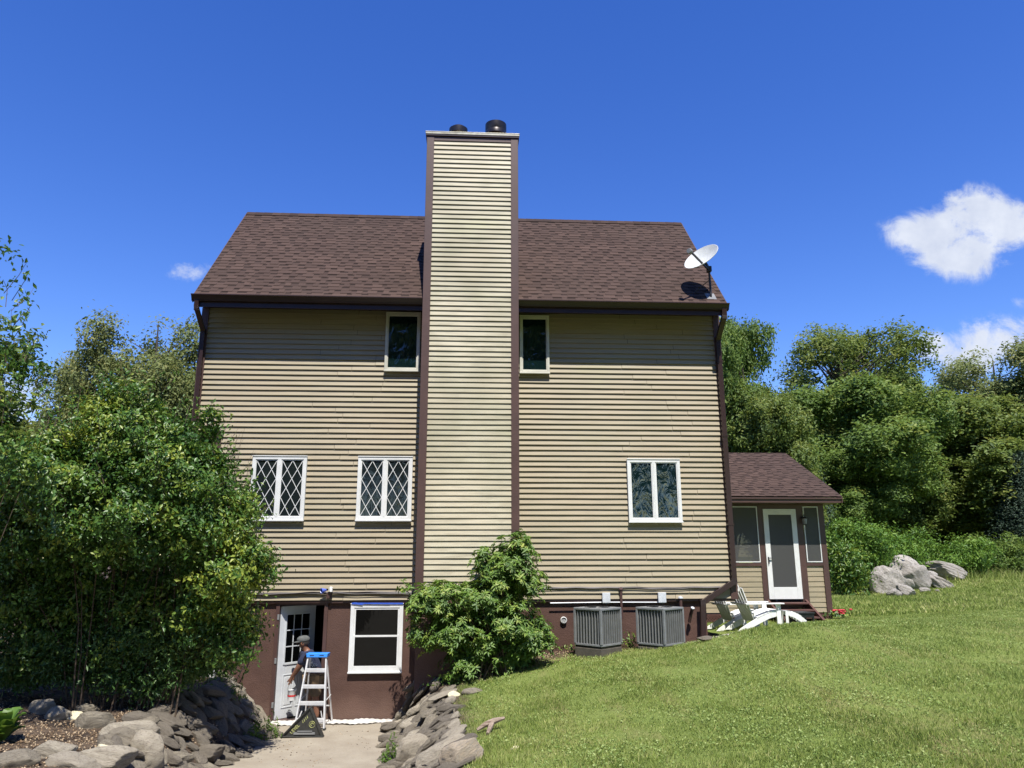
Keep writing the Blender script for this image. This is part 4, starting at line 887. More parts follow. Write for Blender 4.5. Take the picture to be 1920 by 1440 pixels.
RD = dict(pel=(.13, .12), w=(.12, .13), ch=(.13, .15), nk=.062, nk2=.055, hd=(.092, .085), hd2=(.080, .078), sl=.065, el=.045, wl=.03, hl=(.035, .02), sr=.065, er=.045, wr=.03, hr=(.035, .02), hpl=.10, kl=.062, al=.042, tl=.032, hpr=.10, kr=.062, ar=.042, tr=.032)
E2 = [(ix[a], ix[b_]) for a, b_ in E_]; rad = [RD[k] for k in ks]
for side_, (hx_, hy_, hz2) in (('l', J['hl']), ('r', J['hr'])):       # fingers and thumb, curled round the pot handle
    hi = ix['h'+side_]
    for k in range(4):
        y = hy_+(k-1.5)*.018; b0 = len(V); V += [(hx_-.005, y, hz2-.035), (hx_-.022, y, hz2-.065+.004*abs(k-1)), (hx_-.005, y, hz2-.085+.004*abs(k-1))]; rad += [.010, .009, .008]; E2 += [(hi, b0), (b0, b0+1), (b0+1, b0+2)]
    b0 = len(V); V += [(hx_-.035, hy_+.01, hz2-.005), (hx_-.05, hy_+.012, hz2-.035)]; rad += [.011, .009]; E2 += [(hi, b0), (b0, b0+1)]
body = skin('body', V, E2, rad, M['skin'], man)
# face: nose, brow, ears, mouth sit on the head, turned left and down
hc = Vector(J['hd2']); b = MB()
b.tube([hc+Vector((-.075, -.0, .0)), hc+Vector((-.102, -.002, -.03)), hc+Vector((-.082, -.002, -.045))], [.012, .016, .010], 8); b.build('nose', M['skin'], man, True)
for s in (-1, 1):
    b = MB(); b.lathe([(.001, -.006), (.026, -.004), (.032, .004), (.02, .010), (.001, .008)], 14, mtx=Matrix.Translation(hc+Vector((.005, s*.082, -.03))) @ Matrix.Rotation(R(90), 4, 'X') @ Matrix.Scale(1.35, 4, (0, 1, 0))); b.build('ear', M['skin'], man, True)
    b = MB(); b.lathe([(.001, -.009), (.007, -.005), (.009, 0), (.007, .005), (.001, .009)], 10, hc+Vector((-.078, s*.03, -.01))); b.build('eye', M['white'], man, True)
b = MB(); b.tube([hc+Vector((-.08, -.025, -.07)), hc+Vector((-.089, 0, -.072)), hc+Vector((-.08, .025, -.07))], [.005, .008, .005], 8); b.build('mouth', M['red'] if False else M['skin'], man, True)
b = MB(); b.lathe([(.092, -.045), (.094, -.01), (.085, .02), (.05, .035)], 20, hc+Vector((.012, 0, 0))); b.build('hair', M['hair'], man, True)
CM = Matrix.Translation(hc+Vector((.002, 0, .02))) @ Matrix.Rotation(R(-10), 4, 'Y')
b = MB(); b.lathe([(.100, -.012), (.104, .0), (.104, .03), (.092, .065), (.06, .088), (.02, .096), (.001, .097)], 28, mtx=CM)
V_ = []; n_ = 14
for lay in (0, .008):
    for i in range(n_+1):
        a = R(90)+math.pi*i/n_; V_.append(CM @ Vector((.098*math.cos(a), .098*math.sin(a), -.004+lay)))
    for i in range(n_+1):
        a = R(90)+math.pi*i/n_; V_.append(CM @ Vector((.10*math.cos(a)-.085*math.sin(math.pi*i/n_), .095*math.sin(a), -.016+lay)))
m2 = 2*(n_+1); F_ = []
for i in range(n_): F_ += [(i, i+1, n_+1+i+1, n_+1+i), (m2+i, m2+n_+1+i, m2+n_+1+i+1, m2+i+1), (n_+1+i, n_+1+i+1, m2+n_+1+i+1, m2+n_+1+i)]
b.add(V_, F_); b.build('cap', M['cap'], man, True)
def P_(k, d=(0, 0, 0)): return Vector(J[k])+Vector(d)
def lerp(a, b_, t): return Vector(a).lerp(Vector(b_), t)
sv = [P_('pel', (0, 0, .06)), P_('w'), P_('ch'), P_('nk', (.0, 0, .0)), P_('sl'), lerp(J['sl'], J['el'], .8), P_('sr'), lerp(J['sr'], J['er'], .8)]
shirt = skin('shirt', sv, [(0, 1), (1, 2), (2, 3), (2, 4), (4, 5), (2, 6), (6, 7)], [(.150, .145), (.145, .155), (.165, .18), (.098, .10), .098, .07, .098, .07], M['navy'], man)
hv = [P_('pel', (0, 0, .02)), P_('hpl'), lerp(J['hpl'], J['kl'], .55), lerp(J['hpl'], J['kl'], 1.05), P_('hpr'), lerp(J['hpr'], J['kr'], .55), lerp(J['hpr'], J['kr'], 1.05)]
skin('shorts', hv, [(0, 1), (1, 2), (2, 3), (0, 4), (4, 5), (5, 6)], [(.15, .14), .125, .108, .10, .125, .108, .10], M['khaki'], man)
for k in ('l', 'r'):
    a, tt = P_('a'+k), P_('t'+k); skin('shoe', [a+Vector((.04, 0, -.03)), a+Vector((-.02, 0, -.03)), tt+Vector((-.02, 0, -.0))], [(0, 1), (1, 2)], [(.05, .045), (.055, .05), (.045, .035)], M['shoe'], man)
b = MB(); b.tube([(.02+.16*math.cos(a*math.pi/12), .15*math.sin(a*math.pi/12), .875+.01*math.cos(a*math.pi/12)) for a in range(25)], .022, 8, False); b.build('tool_belt', M['leather'], man)
for (x, y, hh) in ((.06, -.17, .16), (-.10, -.14, .13)):
    b = MB(); b.prism([(x-.06, .88), (x+.06, .88), (x+.05, .88-hh), (x-.05, .88-hh)], (y-.03, y+.03)); b.build('belt_pouch', M['leather'], man, bev=.01)
b = MB(); yc = -.185   # print on the back of the shirt, towards the camera
def pt(u, v): return Vector((-.05+u, 0, 1.10+v))
b.tube([Vector((-.02+.055*math.cos(a*math.pi/10), -.196+.02*(.3), 1.235+.05*math.sin(a*math.pi/10))) for a in range(0, 11)], .007, 5, False)
b.box(-.02-.03, -.02+.02, -.188, -.176, 1.10, 1.135)
for k in range(6): b.bar((-.09+k*.03, -.187, 1.035+.012*(k % 3)), (-.075+k*.03, -.187, 1.06+.012*(k % 2)), .012, .006, up=(0, 1, 0))
for k in range(4): b.bar((-.05+k*.03, -.185, 1.085), (-.03+k*.03, -.185, 1.092), .01, .006, up=(0, 1, 0))
b.build('shirt_print', M['whiteprint'], man)
hp = Vector((-2.86, .02, .03))+Vector(J['hl'])
t = thing('paint_pot', 'small white paint pot with a red band held by the painter', 'paint pot', (hp.x-.05, hp.y-.12, hp.z-.40))
b = MB(); b.lathe([(.001, 0), (.07, 0), (.078, .17), (.082, .175), (.076, .17), (.001, .15)], 20); b.build('pot', M['white'], t, True)
b = MB(); b.lathe([(.0765, .07), (.079, .10)], 20); b.build('band', M['red'], t)
b = MB(); b.tube([(.08*math.cos(a*math.pi/10), .0, .17+.17*math.sin(a*math.pi/10)) for a in range(11)], .004, 6); b.build('handle', M['greymetal'], t)

# ------------------------------------------------------------------ stones
def rock_mesh(name, seed, ncut=12, sub=4, flat=1., rough=.03, strata=(2.5, 2.5, 5)):
    r = np.random.default_rng(seed); bm = bmesh.new(); bmesh.ops.create_icosphere(bm, subdivisions=sub, radius=1.)
    V = np.array([v.co[:] for v in bm.verts])
    for _ in range(ncut):
        n = r.normal(size=3); n[2] *= flat; n /= np.linalg.norm(n); d = r.uniform(.55, .86); s = V @ n; k = s > d; V[k] -= np.outer(s[k]-d, n)*r.uniform(.88, 1)
    ph = r.uniform(0, 9, (8, 3)); fr = r.normal(size=(8, 3))*np.array(strata)
    for i in range(8): V *= (1+rough*np.sin(V @ fr[i]*(1+i*.55)+ph[i, 0])/(1+i*.3))[:, None]
    V /= np.abs(V).max(axis=0)
    for v, c in zip(bm.verts, V): v.co = c
    for f in bm.faces: f.smooth = True
    for e in bm.edges:
        if e.calc_face_angle(0) > .22: e.smooth = False
    me = bpy.data.meshes.new(name); bm.to_mesh(me); bm.free(); return me
MATS = [M['rock'], M['rockdark'], M['rockpale']]
ROCK = [rock_mesh('fieldstone', 100+i, ncut=10+i % 5, flat=[1., .5, 1.6][i % 3]) for i in range(12)]
def rmesh(i, mkey):
    k = f'fieldstone_{mkey}_{i}'
    if k in bpy.data.meshes: return bpy.data.meshes[k]
    me = ROCK[i].copy(); me.name = k; me.materials.append(M[mkey]); return me
def stone(loc, dim, rot, mkey, label, group=None, i=None, name='fieldstone', cat='stone'):
    o = bpy.data.objects.new(name, rmesh(random.randrange(12) if i is None else i, mkey)); COL.objects.link(o)
    o.location = [float(c) for c in loc]; o.scale = [d/2 for d in dim]; o.rotation_euler = rot; return tag(o, label, cat, group)
rr_ = random.Random(17)
GRR = 'fieldstones heaped in the bank right of the path'; GRL = 'fieldstones heaped in the bank left of the path'
def words(t, y, pale, dim):
    h = ('at the foot', 'low', 'halfway up', 'near the top', 'along the top edge')[min(4, int(t*5))]
    d = ('against the basement wall', 'a step out from the wall', 'beside the middle of the path', 'towards the near end', 'at the near end')[min(4, int(-y/1.1))]
    s = 'long flat' if dim[0]/dim[2] > 3.2 else 'thick angular' if dim[0]/dim[2] < 2.0 else 'blunt wedge-shaped'
    return h, d, s
TW = {'rock': 'grey-brown', 'rockdark': 'dark', 'rockpale': 'pale', 'rockrust': 'rust-tinged'}
y = .0
while y > -6.2:          # right bank: slabs lie on the slope, long axis running up it
    wr = float(np.interp(y, [-6, -1.5, 0], [1.0, 1.15, .5])); nt_ = 5 if y > -.6 else 7
    for k in range(nt_):
        t = (k+.35+rr_.uniform(-.2, .2))/nt_; yy = min(-.13, y+rr_.uniform(-.12, .12)-.1); x = float(xr(yy))+wr*(t*.93)+rr_.uniform(-.05, .05)
        z = gz(x, yy); L = rr_.uniform(.22, .58)*(1.0 if y < -1.4 else .8); dim = (L, L*rr_.uniform(.35, .7), rr_.uniform(.05, .14))
        slope = math.atan2(gz(x+.25, yy)-gz(x-.25, yy), .5)*.75
        mk = rr_.choice(['rock', 'rock', 'rockdark', 'rockpale', 'rockdark'])
        h, d, s = words(t, yy, mk, dim)
        stone((x, yy, z+rr_.uniform(.0, .09)), dim, (rr_.uniform(-.25, .25), -slope+rr_.uniform(-.35, .35), rr_.uniform(-.5, 1.0)), mk, f'{TW[mk]} {s} fieldstone {h}, right bank, {d}', GRR)
    y -= .19
y = -.1
while y > -5.2:          # left bank: rougher, and mostly dark stone to imitate the bush's shade
    wl_ = float(np.interp(y, [-6, -2, 0], [.8, 1.1, .9])); nt_ = 5
    for k in range(nt_+1):
        t = (k+.4+rr_.uniform(-.2, .2))/nt_; yy = min(-.15, y+rr_.uniform(-.14, .14)); x = float(xl(yy))-wl_*(t*.95)+rr_.uniform(-.06, .06)
        z = gz(x, yy); L = rr_.uniform(.24, .60); dim = (L, L*rr_.uniform(.4, .75), rr_.uniform(.07, .20)); slope = math.atan2(gz(x+.25, yy)-gz(x-.25, yy), .5)*.75
        mk = rr_.choice(['rockdark', 'rockdark', 'rock', 'rockdark']) if y < -.8 else rr_.choice(['rock', 'rockpale', 'rock'])
        h, d, s = words(t, yy, mk, dim)
        stone((x, yy, z+.03), dim, (rr_.uniform(-.25, .25), -slope+rr_.uniform(-.2, .2), rr_.uniform(-.8, .5)), mk, f'{TW[mk]} {s} fieldstone {h}, left bank, {d}', GRL)
    y -= .25
def groundhit(px, py, z0=.8):      # where the photo's ray meets the ground
    d = _f+_r*(px-960)/FPX-_u*(py-720)/FPX; p = CAM.copy(); t = 4.
    while t < 90:
        p = CAM+d*t
        if p[2] < gz(p[0], p[1]): break
        t += .05 if t < 25 else .2
    return p
# named single stones of the left garden: px x, y of the base centre, width px, height px
for (px, py, wpx, hpx, mk, i, lab) in [
    (268, 1436, 62, 58, 'rockpale', 1, 'big pale upright boulder at the near end of the left garden, beside the path'),
    (205, 1438, 90, 34, 'rockpale', 4, 'low broad grey slab in front of the upright boulder'),
    (225, 1398, 50, 30, 'rock', 7, 'small buff block between the upright boulder and the mulch'),
    (100, 1422, 62, 30, 'rockpale', 10, 'pale wedge stone with a green tuft on the mulch bed'),
    (178, 1366, 58, 28, 'rock', 3, 'flat grey-brown slab lying tilted in the leaf litter'),
    (245, 1385, 84, 34, 'rockpale', 6, 'long pale layered slab pointing to the path'),
    (82, 1342, 44, 26, 'rockpale', 9, 'rounded pale grey stone at the back of the mulch bed'),
    (110, 1353, 40, 24, 'rockpale', 2, 'cream-topped stone next to the rounded pale one'),
    (140, 1352, 30, 16, 'palestone', 5, 'small yellowish stone in the row behind the mulch bed'),
    (160, 1340, 40, 16, 'rock', 0, 'half-buried flat stone in the shade under the big bush'),
    (30, 1440, 60, 24, 'rock', 8, 'dark broad stone in the lower left corner'),
    (140, 1440, 80, 20, 'rockpale', 11, 'pale slab at the bottom edge left of the path'),
    (196, 1412, 26, 12, 'palestone', 3, 'small cream stone beside the upright boulder'),
    (330, 1436, 50, 22, 'rock', 2, 'flat stone at the foot of the left bank by the path edge'),
    (390, 1425, 60, 24, 'rockdark', 4, 'low dark stone on the path edge at the left')]:
    p = groundhit(px, py-4); D_ = np.linalg.norm(p-CAM); m_ = D_/FPX*1.05; w_ = wpx*m_
    if mk == 'palestone': pass
    stone((p[0], p[1], p[2]+hpx*m_*.22), (w_, w_*.75, hpx*m_*1.15), (rr_.uniform(-.1, .1), rr_.uniform(-.15, .15), rr_.uniform(-.3, .3)), mk, lab, None, i)
for (px, py, wpx, hpx, mk, i, lab) in [
    (868, 1436, 78, 52, 'rockrust', 3, 'rust-tinged long slab at the near end of the right bank'),
    (830, 1428, 96, 46, 'rockpale', 6, 'large pale slab beside the rust-tinged one'),
    (775, 1430, 60, 52, 'rockpale', 1, 'tan wedge boulder at the near end of the right bank'),
    (850, 1312, 24, 16, 'palestone', 5, 'small cream stone set in the lawn edge of the right bank'),
    (888, 1304, 42, 10, 'rock', 8, 'flat grey stone in the grass above the right bank'),
    (966, 1409, 20, 8, 'palestone', 2, 'small white stone lying alone in the lawn'),
    (728, 1375, 32, 20, 'rockdark', 9, 'low dark stone lying on the path at the foot of the right bank')]:
    p = groundhit(px, py-4); m_ = np.linalg.norm(p-CAM)/FPX*1.05; w_ = wpx*m_
    stone((p[0], p[1], p[2]+hpx*m_*.25), (w_, w_*.6, hpx*m_*1.0), (rr_.uniform(-.1, .1), -.35 if wpx > 50 else 0, .35), mk, lab, None, i)
p = groundhit(1321, 1205); stone((p[0]+.05, p[1]+.1, p[2]+.06), (.36, .26, .10), (0, 0, .1), 'rockdark', 'dark flat splash stone in the gravel below the downspout', None, 4)
# driftwood on the lawn
p = groundhit(918, 1375); t = thing('driftwood', 'forked piece of grey driftwood lying in the lawn beside the right bank', 'driftwood', (p[0], p[1], p[2]))
b = MB(); b.tube([(-.16, .05, .03), (-.05, .08, .09), (.06, .12, .12), (.20, .16, .15)], [.02, .035, .04, .018], 7); b.tube([(.04, .11, .11), (.0, 0, .06), (-.03, -.12, .02)], [.035, .03, .02], 7); b.build('branch', M['driftwood'], t, True)
# gravel below the downspout
def scatter(name, cx, cy, rx, ry, n, s0, s1, m, lab, cat, mask=None, seed=0):
    r = np.random.default_rng(seed); a = r.normal(size=(n, 2))*.45; x = cx+a[:, 0]*rx; y = np.minimum(cy+a[:, 1]*ry, -.0)
    if mask is not None: k = mask(x, y); x, y = x[k], y[k]
    n = len(x); z = ground_z(x, y); s = r.uniform(s0, s1, n); base = np.array([(1, 0, 0), (-.5, .8, 0), (-.5, -.8, 0), (0, 0, .7), (0, 0, -.5)])
    V = base[None]*s[:, None, None]*r.uniform(.6, 1.2, (n, 5, 3)); th = r.uniform(0, 6.28, n); c, q = np.cos(th)[:, None], np.sin(th)[:, None]
    V = np.stack([V[:, :, 0]*c-V[:, :, 1]*q+x[:, None], V[:, :, 0]*q+V[:, :, 1]*c+y[:, None], V[:, :, 2]+z[:, None]+s[:, None]*.2], 2).reshape(-1, 3)
    f = np.array([(0, 1, 3), (1, 2, 3), (2, 0, 3), (1, 0, 4), (2, 1, 4), (0, 2, 4)]); F = (f[None]+np.arange(n)[:, None, None]*5).reshape(-1, 3)
    o = npmesh(name, V, F, m, tint=np.repeat(r.uniform(0, 1, n), 6)); return tag(o, lab, cat, None, 'stuff')
def tintmat(name, a, b_, c):
    m, nt, b = newmat(name); b.inputs['Roughness'].default_value = .9; b.inputs['Specular IOR Level'].default_value = .2
    cr = N(nt, 'ShaderNodeValToRGB'); nt.links.new(N(nt, 'ShaderNodeAttribute', attribute_name='tint').outputs['Fac'], cr.inputs[0]); e = cr.color_ramp.elements
    e[0].color = a+(1,); e[1].color = c+(1,); x = e.new(.5); x.color = b_+(1,); nt.links.new(cr.outputs[0], b.inputs['Base Color']); return m
M['gravel'] = tintmat('grey_gravel', (.18, .16, .13), (.30, .27, .23), (.45, .42, .36))
M['litter'] = tintmat('dry_leaf_litter', (.05, .035, .025), (.20, .135, .08), (.42, .33, .22))
p = at(1335, 1190, -.35)
scatter('gravel', float(p[0]), -.35, .55, .5, 1500, .012, .035, M['gravel'], 'patch of grey gravel at the foot of the brown downspout', 'gravel', seed=2)
scatter('leaf_litter', -5.4, -4.4, 4.2, 4.6, 14000, .008, .026, M['litter'], 'dry leaf litter and mulch under the big bush', 'leaf litter', mask=lambda x, y: (x < xl(y)-.25) & (y > -9), seed=3)
scatter('leaf_litter', .55, -.45, 1.7, .8, 1800, .008, .026, M['litter'], 'dry leaf litter below the evergreen shrub by the chimney', 'leaf litter', mask=lambda x, y: (x > -1.0), seed=4)
scatter('leaf_litter', -2.4, -2.2, 1.9, 3.0, 420, .006, .018, M['litter'], 'crumbs of dry leaf scattered over the path', 'leaf litter', mask=lambda x, y: (x > xl(y)) & (x < xr(y)), seed=6)
# rock ledge beyond the lawn
LED = [rock_mesh('rock_ledge', 300+i, ncut=9, sub=5, flat=.5, rough=.022, strata=(3, 2, 7)) for i in range(6)]
for (px, py, wpx, hpx, i, rot, lab) in [(1676, 1113, 50, 56, 0, .55, 'pointed pale boulder, second from the left of the rock outcrop'), (1703, 1106, 48, 70, 1, .5, 'tallest slanting boulder in the middle of the rock outcrop'),
        (1730, 1106, 46, 54, 2, .6, 'rounded grey boulder touching the tallest one on its right'), (1786, 1088, 66, 34, 3, .35, 'long flat-topped boulder at the right end of the rock outcrop'), (1651, 1106, 26, 26, 4, -.3, 'small dark boulder at the left end of the rock outcrop'),
        (1759, 1096, 24, 28, 5, .2, 'small white-topped boulder between the two big ones'), (1710, 1117, 28, 22, 3, .4, 'low grey boulder in front of the tallest one'), (1775, 1101, 40, 20, 0, .5, 'low boulder leaning under the flat-topped one'), (1690, 1118, 22, 16, 2, .1, 'small pale block at the front foot of the pointed boulder'),
        (1745, 1110, 17, 10, 1, 0, 'small white round stone in the grass before the outcrop'), (1771, 1110, 8, 6, 2, .5, 'tiny white stone in the grass before the outcrop')]:
    p = groundhit(px, py+2); m_ = np.linalg.norm(p-CAM)/FPX
    me = LED[i]
    if not me.materials: me.materials.append(M['ledge'])
    o = bpy.data.objects.new('boulder', me); COL.objects.link(o); o.location = (p[0], p[1]+.4, p[2]+hpx*m_*.32); o.scale = (wpx*m_*.60, wpx*m_*.45, hpx*m_*.50); o.rotation_euler = (0, rot, rr_.uniform(-.5, .5)); tag(o, lab, 'boulder')

# ------------------------------------------------------------------ foliage
def leaf_mesh(name, C_, size, m, parent=None, seed=0, aspect=.45, up=.6, fold=.25, tint=None, axis=None, svar=.5, nrm_=None):
    r = np.random.default_rng(seed); n = len(C_); C_ = np.asarray(C_, float)
    nr = r.normal(size=(n, 3)); nr /= np.linalg.norm(nr, axis=1)[:, None]; nr[:, 2] = nr[:, 2]*(1-up)+up
    if nrm_ is not None: nr = nr*.7+nrm_
    nr /= np.linalg.norm(nr, axis=1)[:, None]
    ax = r.normal(size=(n, 3)) if axis is None else axis+r.normal(size=(n, 3))*.25
    if axis is None: ax[:, 2] -= .5
    ax -= nr*np.sum(ax*nr, 1)[:, None]; ax /= np.linalg.norm(ax, axis=1)[:, None]+1e-9; sd_ = np.cross(nr, ax)
    s = size*(1+r.uniform(-svar, svar, n))[:, None]
    b0 = C_-ax*s*.5; tip = C_+ax*s*.5-nr*s*.12; mid = C_+nr*s*fold*.0; l = mid-ax*s*.05+sd_*s*aspect*.5+nr*s*fold*.4; q = mid-ax*s*.05-sd_*s*aspect*.5+nr*s*fold*.4
    V = np.stack([b0, l, tip, q], 1).reshape(-1, 3); k = np.arange(n)[:, None]*4
    F = np.concatenate([k+np.array([0, 2, 1]), k+np.array([0, 3, 2])], 1).reshape(-1, 3)
    t = (r.uniform(0, 1, n) if tint is None else np.clip(tint+r.normal(0, .13, n), 0, 1))
    return npmesh(name, V, F, m, parent, np.repeat(t, 2))
def lobes_points(lobes, n, r, shell=.55):
    """points inside a union of ellipsoids, denser towards the outside; returns points and outward direction"""
    vol = np.array([l[3]*l[4]*l[5] for l in lobes])**.8; k = r.choice(len(lobes), n, p=vol/vol.sum()); L = np.array([l[:6] for l in lobes])[k]
    d = r.normal(size=(n, 3)); d /= np.linalg.norm(d, axis=1)[:, None]; rad = shell+(1-shell)*r.uniform(0, 1, n)**.7
    inner = r.uniform(size=n) < .25; rad[inner] = r.uniform(0, 1, inner.sum())**.4*shell
    p = L[:, :3]+d*L[:, 3:6]*rad[:, None]
    return p, d, k
def clump(p, sc, thr, seed=0):
    q = p*sc+seed*1.7; f = np.sin(q[:, 0]+1.3*np.sin(q[:, 2]*.9))*np.cos(q[:, 1]*1.1+np.sin(q[:, 0]*.7))+np.sin(q[:, 2]*1.4+1.1*np.cos(q[:, 0]*1.2)+q[:, 1])
    return f > thr
def limbs(name, base, pts, m, parent, r, rbase=.05, nlim=25, n=6, height=None, split=.35):
    b = MB(); base = Vector(base); pts = [Vector(p) for p in pts]
    for p in pts[:nlim]:
        a = base+(p-base)*.33; a.x = base.x+(p.x-base.x)*.2; a.y = base.y+(p.y-base.y)*.2; a.z = base.z+(p.z-base.z)*split
        c = a.lerp(p, .5)+Vector((r.uniform(-.1, .1), r.uniform(-.1, .1), .12))*(p-a).length*.5
        sp = min(.5, rbase*22) if split < .46 else .12; bb_ = base+Vector((r.uniform(-sp, sp)+(p.x-base.x)*.12, r.uniform(-sp, sp)*.6, -.1)); b.tube([bb_, a+(bb_-base)*.5, c, p], [rbase, rbase*.7, rbase*.42, rbase*.12], n, False)
    return b.build(name, m, parent, True)
def shrub(name, label, cat, base, lobes, ncl, per, csz, leaf, m, seed, parent=None, aspect=.5, up=.5, stems=20, rstem=.025, tone=.0, yellow=None, group=None, top=.35):
    r = np.random.default_rng(seed); t = thing(name, label, cat, base, 0, group)
    cl, d, k = lobes_points(lobes, int(ncl*1.35), r); kk = clump(cl, 6.0, -.28, seed); cl, d, k = cl[kk], d[kk], k[kk]; ncl = len(cl); ct = .40+r.normal(0, .2, ncl)+tone
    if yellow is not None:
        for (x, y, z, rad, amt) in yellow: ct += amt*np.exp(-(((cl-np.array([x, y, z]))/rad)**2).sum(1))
    ii = np.repeat(np.arange(ncl), per); spr = r.uniform(.5, 1.5, ncl)[ii][:, None]; P = cl[ii]+r.normal(size=(len(ii), 3))*np.array([csz, csz, csz*.6])*spr; nn_ = d[ii]*.5; P = P-np.array(base)
    leaf_mesh('foliage', P, leaf, m, t, seed, aspect, up, tint=ct[ii], nrm_=nn_)
    rr = random.Random(seed); o_ = np.argsort(r.uniform(size=ncl))
    limbs('stem', (0, 0, 0), (cl[o_]-np.array(base)), M['twig'], t, rr, rstem, stems, 6)
    return t
def sprays(t, lobes, n, L, leaf, m, seed, tone=.5):
    r = np.random.default_rng(seed); cl, d, k = lobes_points(lobes, n, r, .95); base = np.array(t.location)
    up = d[:, 2] > -.2; cl, d = cl[up]-base, d[up]; b = MB(); P = []; ax = []
    for c, q in zip(cl, d):
        q = q*.6+np.array([0, 0, .75])+r.normal(size=3)*.25; q /= np.linalg.norm(q); l = L*r.uniform(.5, 1.3); e = c+q*l; b.tube([c-q*.1, (c+e)/2+r.normal(size=3)*.02, e], [.005, .004, .002], 4, False)
        for s_ in np.arange(.1, 1.02, leaf*.42/l): P.append(c+q*l*s_+r.normal(size=3)*leaf*.4); ax.append(q*.6+r.normal(size=3)*.7)
    b.build('twig', M['twig'], t); leaf_mesh('foliage', np.array(P), leaf, m, t, seed, .5, .4, tint=np.full(len(P), tone), axis=np.array(ax))
# the big lilac on the left, made of separate plants
def L_(px, py, Y_, rx, ry, rz): p = at(px, py, Y_); return (float(p[0]), float(p[1]), float(p[2]), rx, ry, rz)
bY = -3.0
sc_ = lambda L, k=1.14: [(a, b_, c, d*k, e, f*k) for (a, b_, c, d, e, f) in L]
gp = lambda px, py, Yv: (float(at(px, py, Yv)[0]), Yv, gz(float(at(px, py, Yv)[0]), Yv))
uY, dY = bY-.55, bY+.6
main = [L_(235, 830, uY, .85, .8, .55), L_(120, 900, uY, .85, .9, .6), L_(320, 900, uY, .8, .8, .55), L_(210, 960, uY, 1.3, 1.0, .75), L_(60, 1030, bY, .9, 1.0, 1.0), L_(230, 1090, dY, 1.5, .9, .9), L_(90, 1180, dY, 1.2, .9, .8), L_(300, 1180, dY, 1.0, .9, .8), L_(255, 760, uY, .32, .4, .34), L_(215, 740, uY, .16, .2, .30), L_(180, 790, uY, .3, .4, .3), L_(110, 830, uY, .3, .4, .3), L_(350, 830, uY, .3, .4, .35), L_(385, 800, uY+.3, .16, .3, .28), L_(45, 920, uY, .4, .4, .4)]
main = sc_(main)
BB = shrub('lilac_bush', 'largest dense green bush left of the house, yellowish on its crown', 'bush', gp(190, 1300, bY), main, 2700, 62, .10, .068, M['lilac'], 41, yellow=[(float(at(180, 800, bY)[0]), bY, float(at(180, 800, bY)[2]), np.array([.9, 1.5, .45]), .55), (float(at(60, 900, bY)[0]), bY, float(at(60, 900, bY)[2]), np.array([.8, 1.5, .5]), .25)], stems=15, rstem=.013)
sprays(BB, main, 620, .42, .068, M['lilac'], 141)
rt_ = [L_(385, 985, bY-.25, .66, .7, .6), L_(425, 1075, bY-.25, .55, .6, .45), L_(470, 1060, bY-.25, .28, .4, .3), L_(340, 900, bY-.25, .5, .5, .4), L_(400, 1150, bY+.05, .55, .6, .6), L_(450, 945, bY+.05, .24, .3, .3), L_(445, 1205, bY+.05, .26, .3, .32), L_(372, 905, bY-.25, .45, .5, .5)]
rt_ = sc_(rt_, 1.1)
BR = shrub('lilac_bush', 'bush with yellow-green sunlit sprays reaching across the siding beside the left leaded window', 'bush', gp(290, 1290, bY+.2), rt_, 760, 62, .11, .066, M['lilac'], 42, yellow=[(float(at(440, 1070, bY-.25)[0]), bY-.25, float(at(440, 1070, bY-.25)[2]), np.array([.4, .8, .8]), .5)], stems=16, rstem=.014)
sprays(BR, rt_, 330, .34, .065, M['lilac'], 142, .55)
wY = bY+.25
lw = sc_([L_(250, 1205, wY, .7, .45, .5), L_(330, 1190, wY+.1, .6, .5, .6), L_(150, 1225, wY, .6, .4, .4), L_(60, 1225, wY, .6, .4, .4), L_(320, 1262, wY, .5, .4, .26), L_(200, 1268, wY, .6, .35, .22), L_(90, 1262, wY, .6, .35, .22), L_(270, 1290, wY, .4, .3, .14), L_(390, 1240, wY+.3, .35, .4, .25), L_(-10, 1250, wY, .5, .4, .3)])
shrub('weedy_shrub', 'low shrub of narrow blue-green leaves under the front of the big bush', 'bush', gp(240, 1325, wY), lw, 760, 55, .11, .068, M['bluegreen'], 43, aspect=.32, up=.35, stems=14, rstem=.008, tone=.05)
tl = [L_(8, 600, -5.5, .22, .3, .14), L_(22, 640, -5.5, .24, .3, .13), L_(28, 690, -5.4, .3, .4, .2), L_(10, 560, -5.5, .16, .3, .16), L_(-8, 468, -5.5, .13, .2, .10), L_(5, 760, -5.4, .40, .5, .35), L_(0, 860, -5.4, .5, .5, .5), L_(60, 890, -5.2, .40, .4, .3), L_(-60, 650, -5.5, .4, .5, .7)]
TL = shrub('tall_lilac', 'tall thin-topped lilac at the left edge with branches against the sky', 'bush', gp(-70, 1300, -5.2), tl, 120, 30, .085, .075, M['lilac'], 44, stems=12, rstem=.012, tone=.05)
sprays(TL, tl[:6], 60, .35, .075, M['lilac'], 143, .45)
# arching bare grass stems and sprigs between bush and window
b = MB(); r_ = random.Random(3); gb_ = gp(430, 1200, bY+.7)
for k in range(26):
    e = at(r_.uniform(395, 470), r_.uniform(800, 900), bY+.7); x0 = gb_[0]+r_.uniform(-.2, .15); b.tube([(x0, gb_[1]+r_.uniform(-.1, .1), gb_[2]+1.2), ((x0+e[0])/2-.05, gb_[1], gb_[2]+2.2), (e[0], gb_[1]+r_.uniform(-.1, .1), e[2]-.2), (e[0]+.08, gb_[1], e[2])], [.004, .003, .0025, .0012], 4, False)
tag(b.build('dry_grass', M['twig']), 'tuft of tall dry seed stems rising past the siding beside the left leaded window', 'grass tuft')

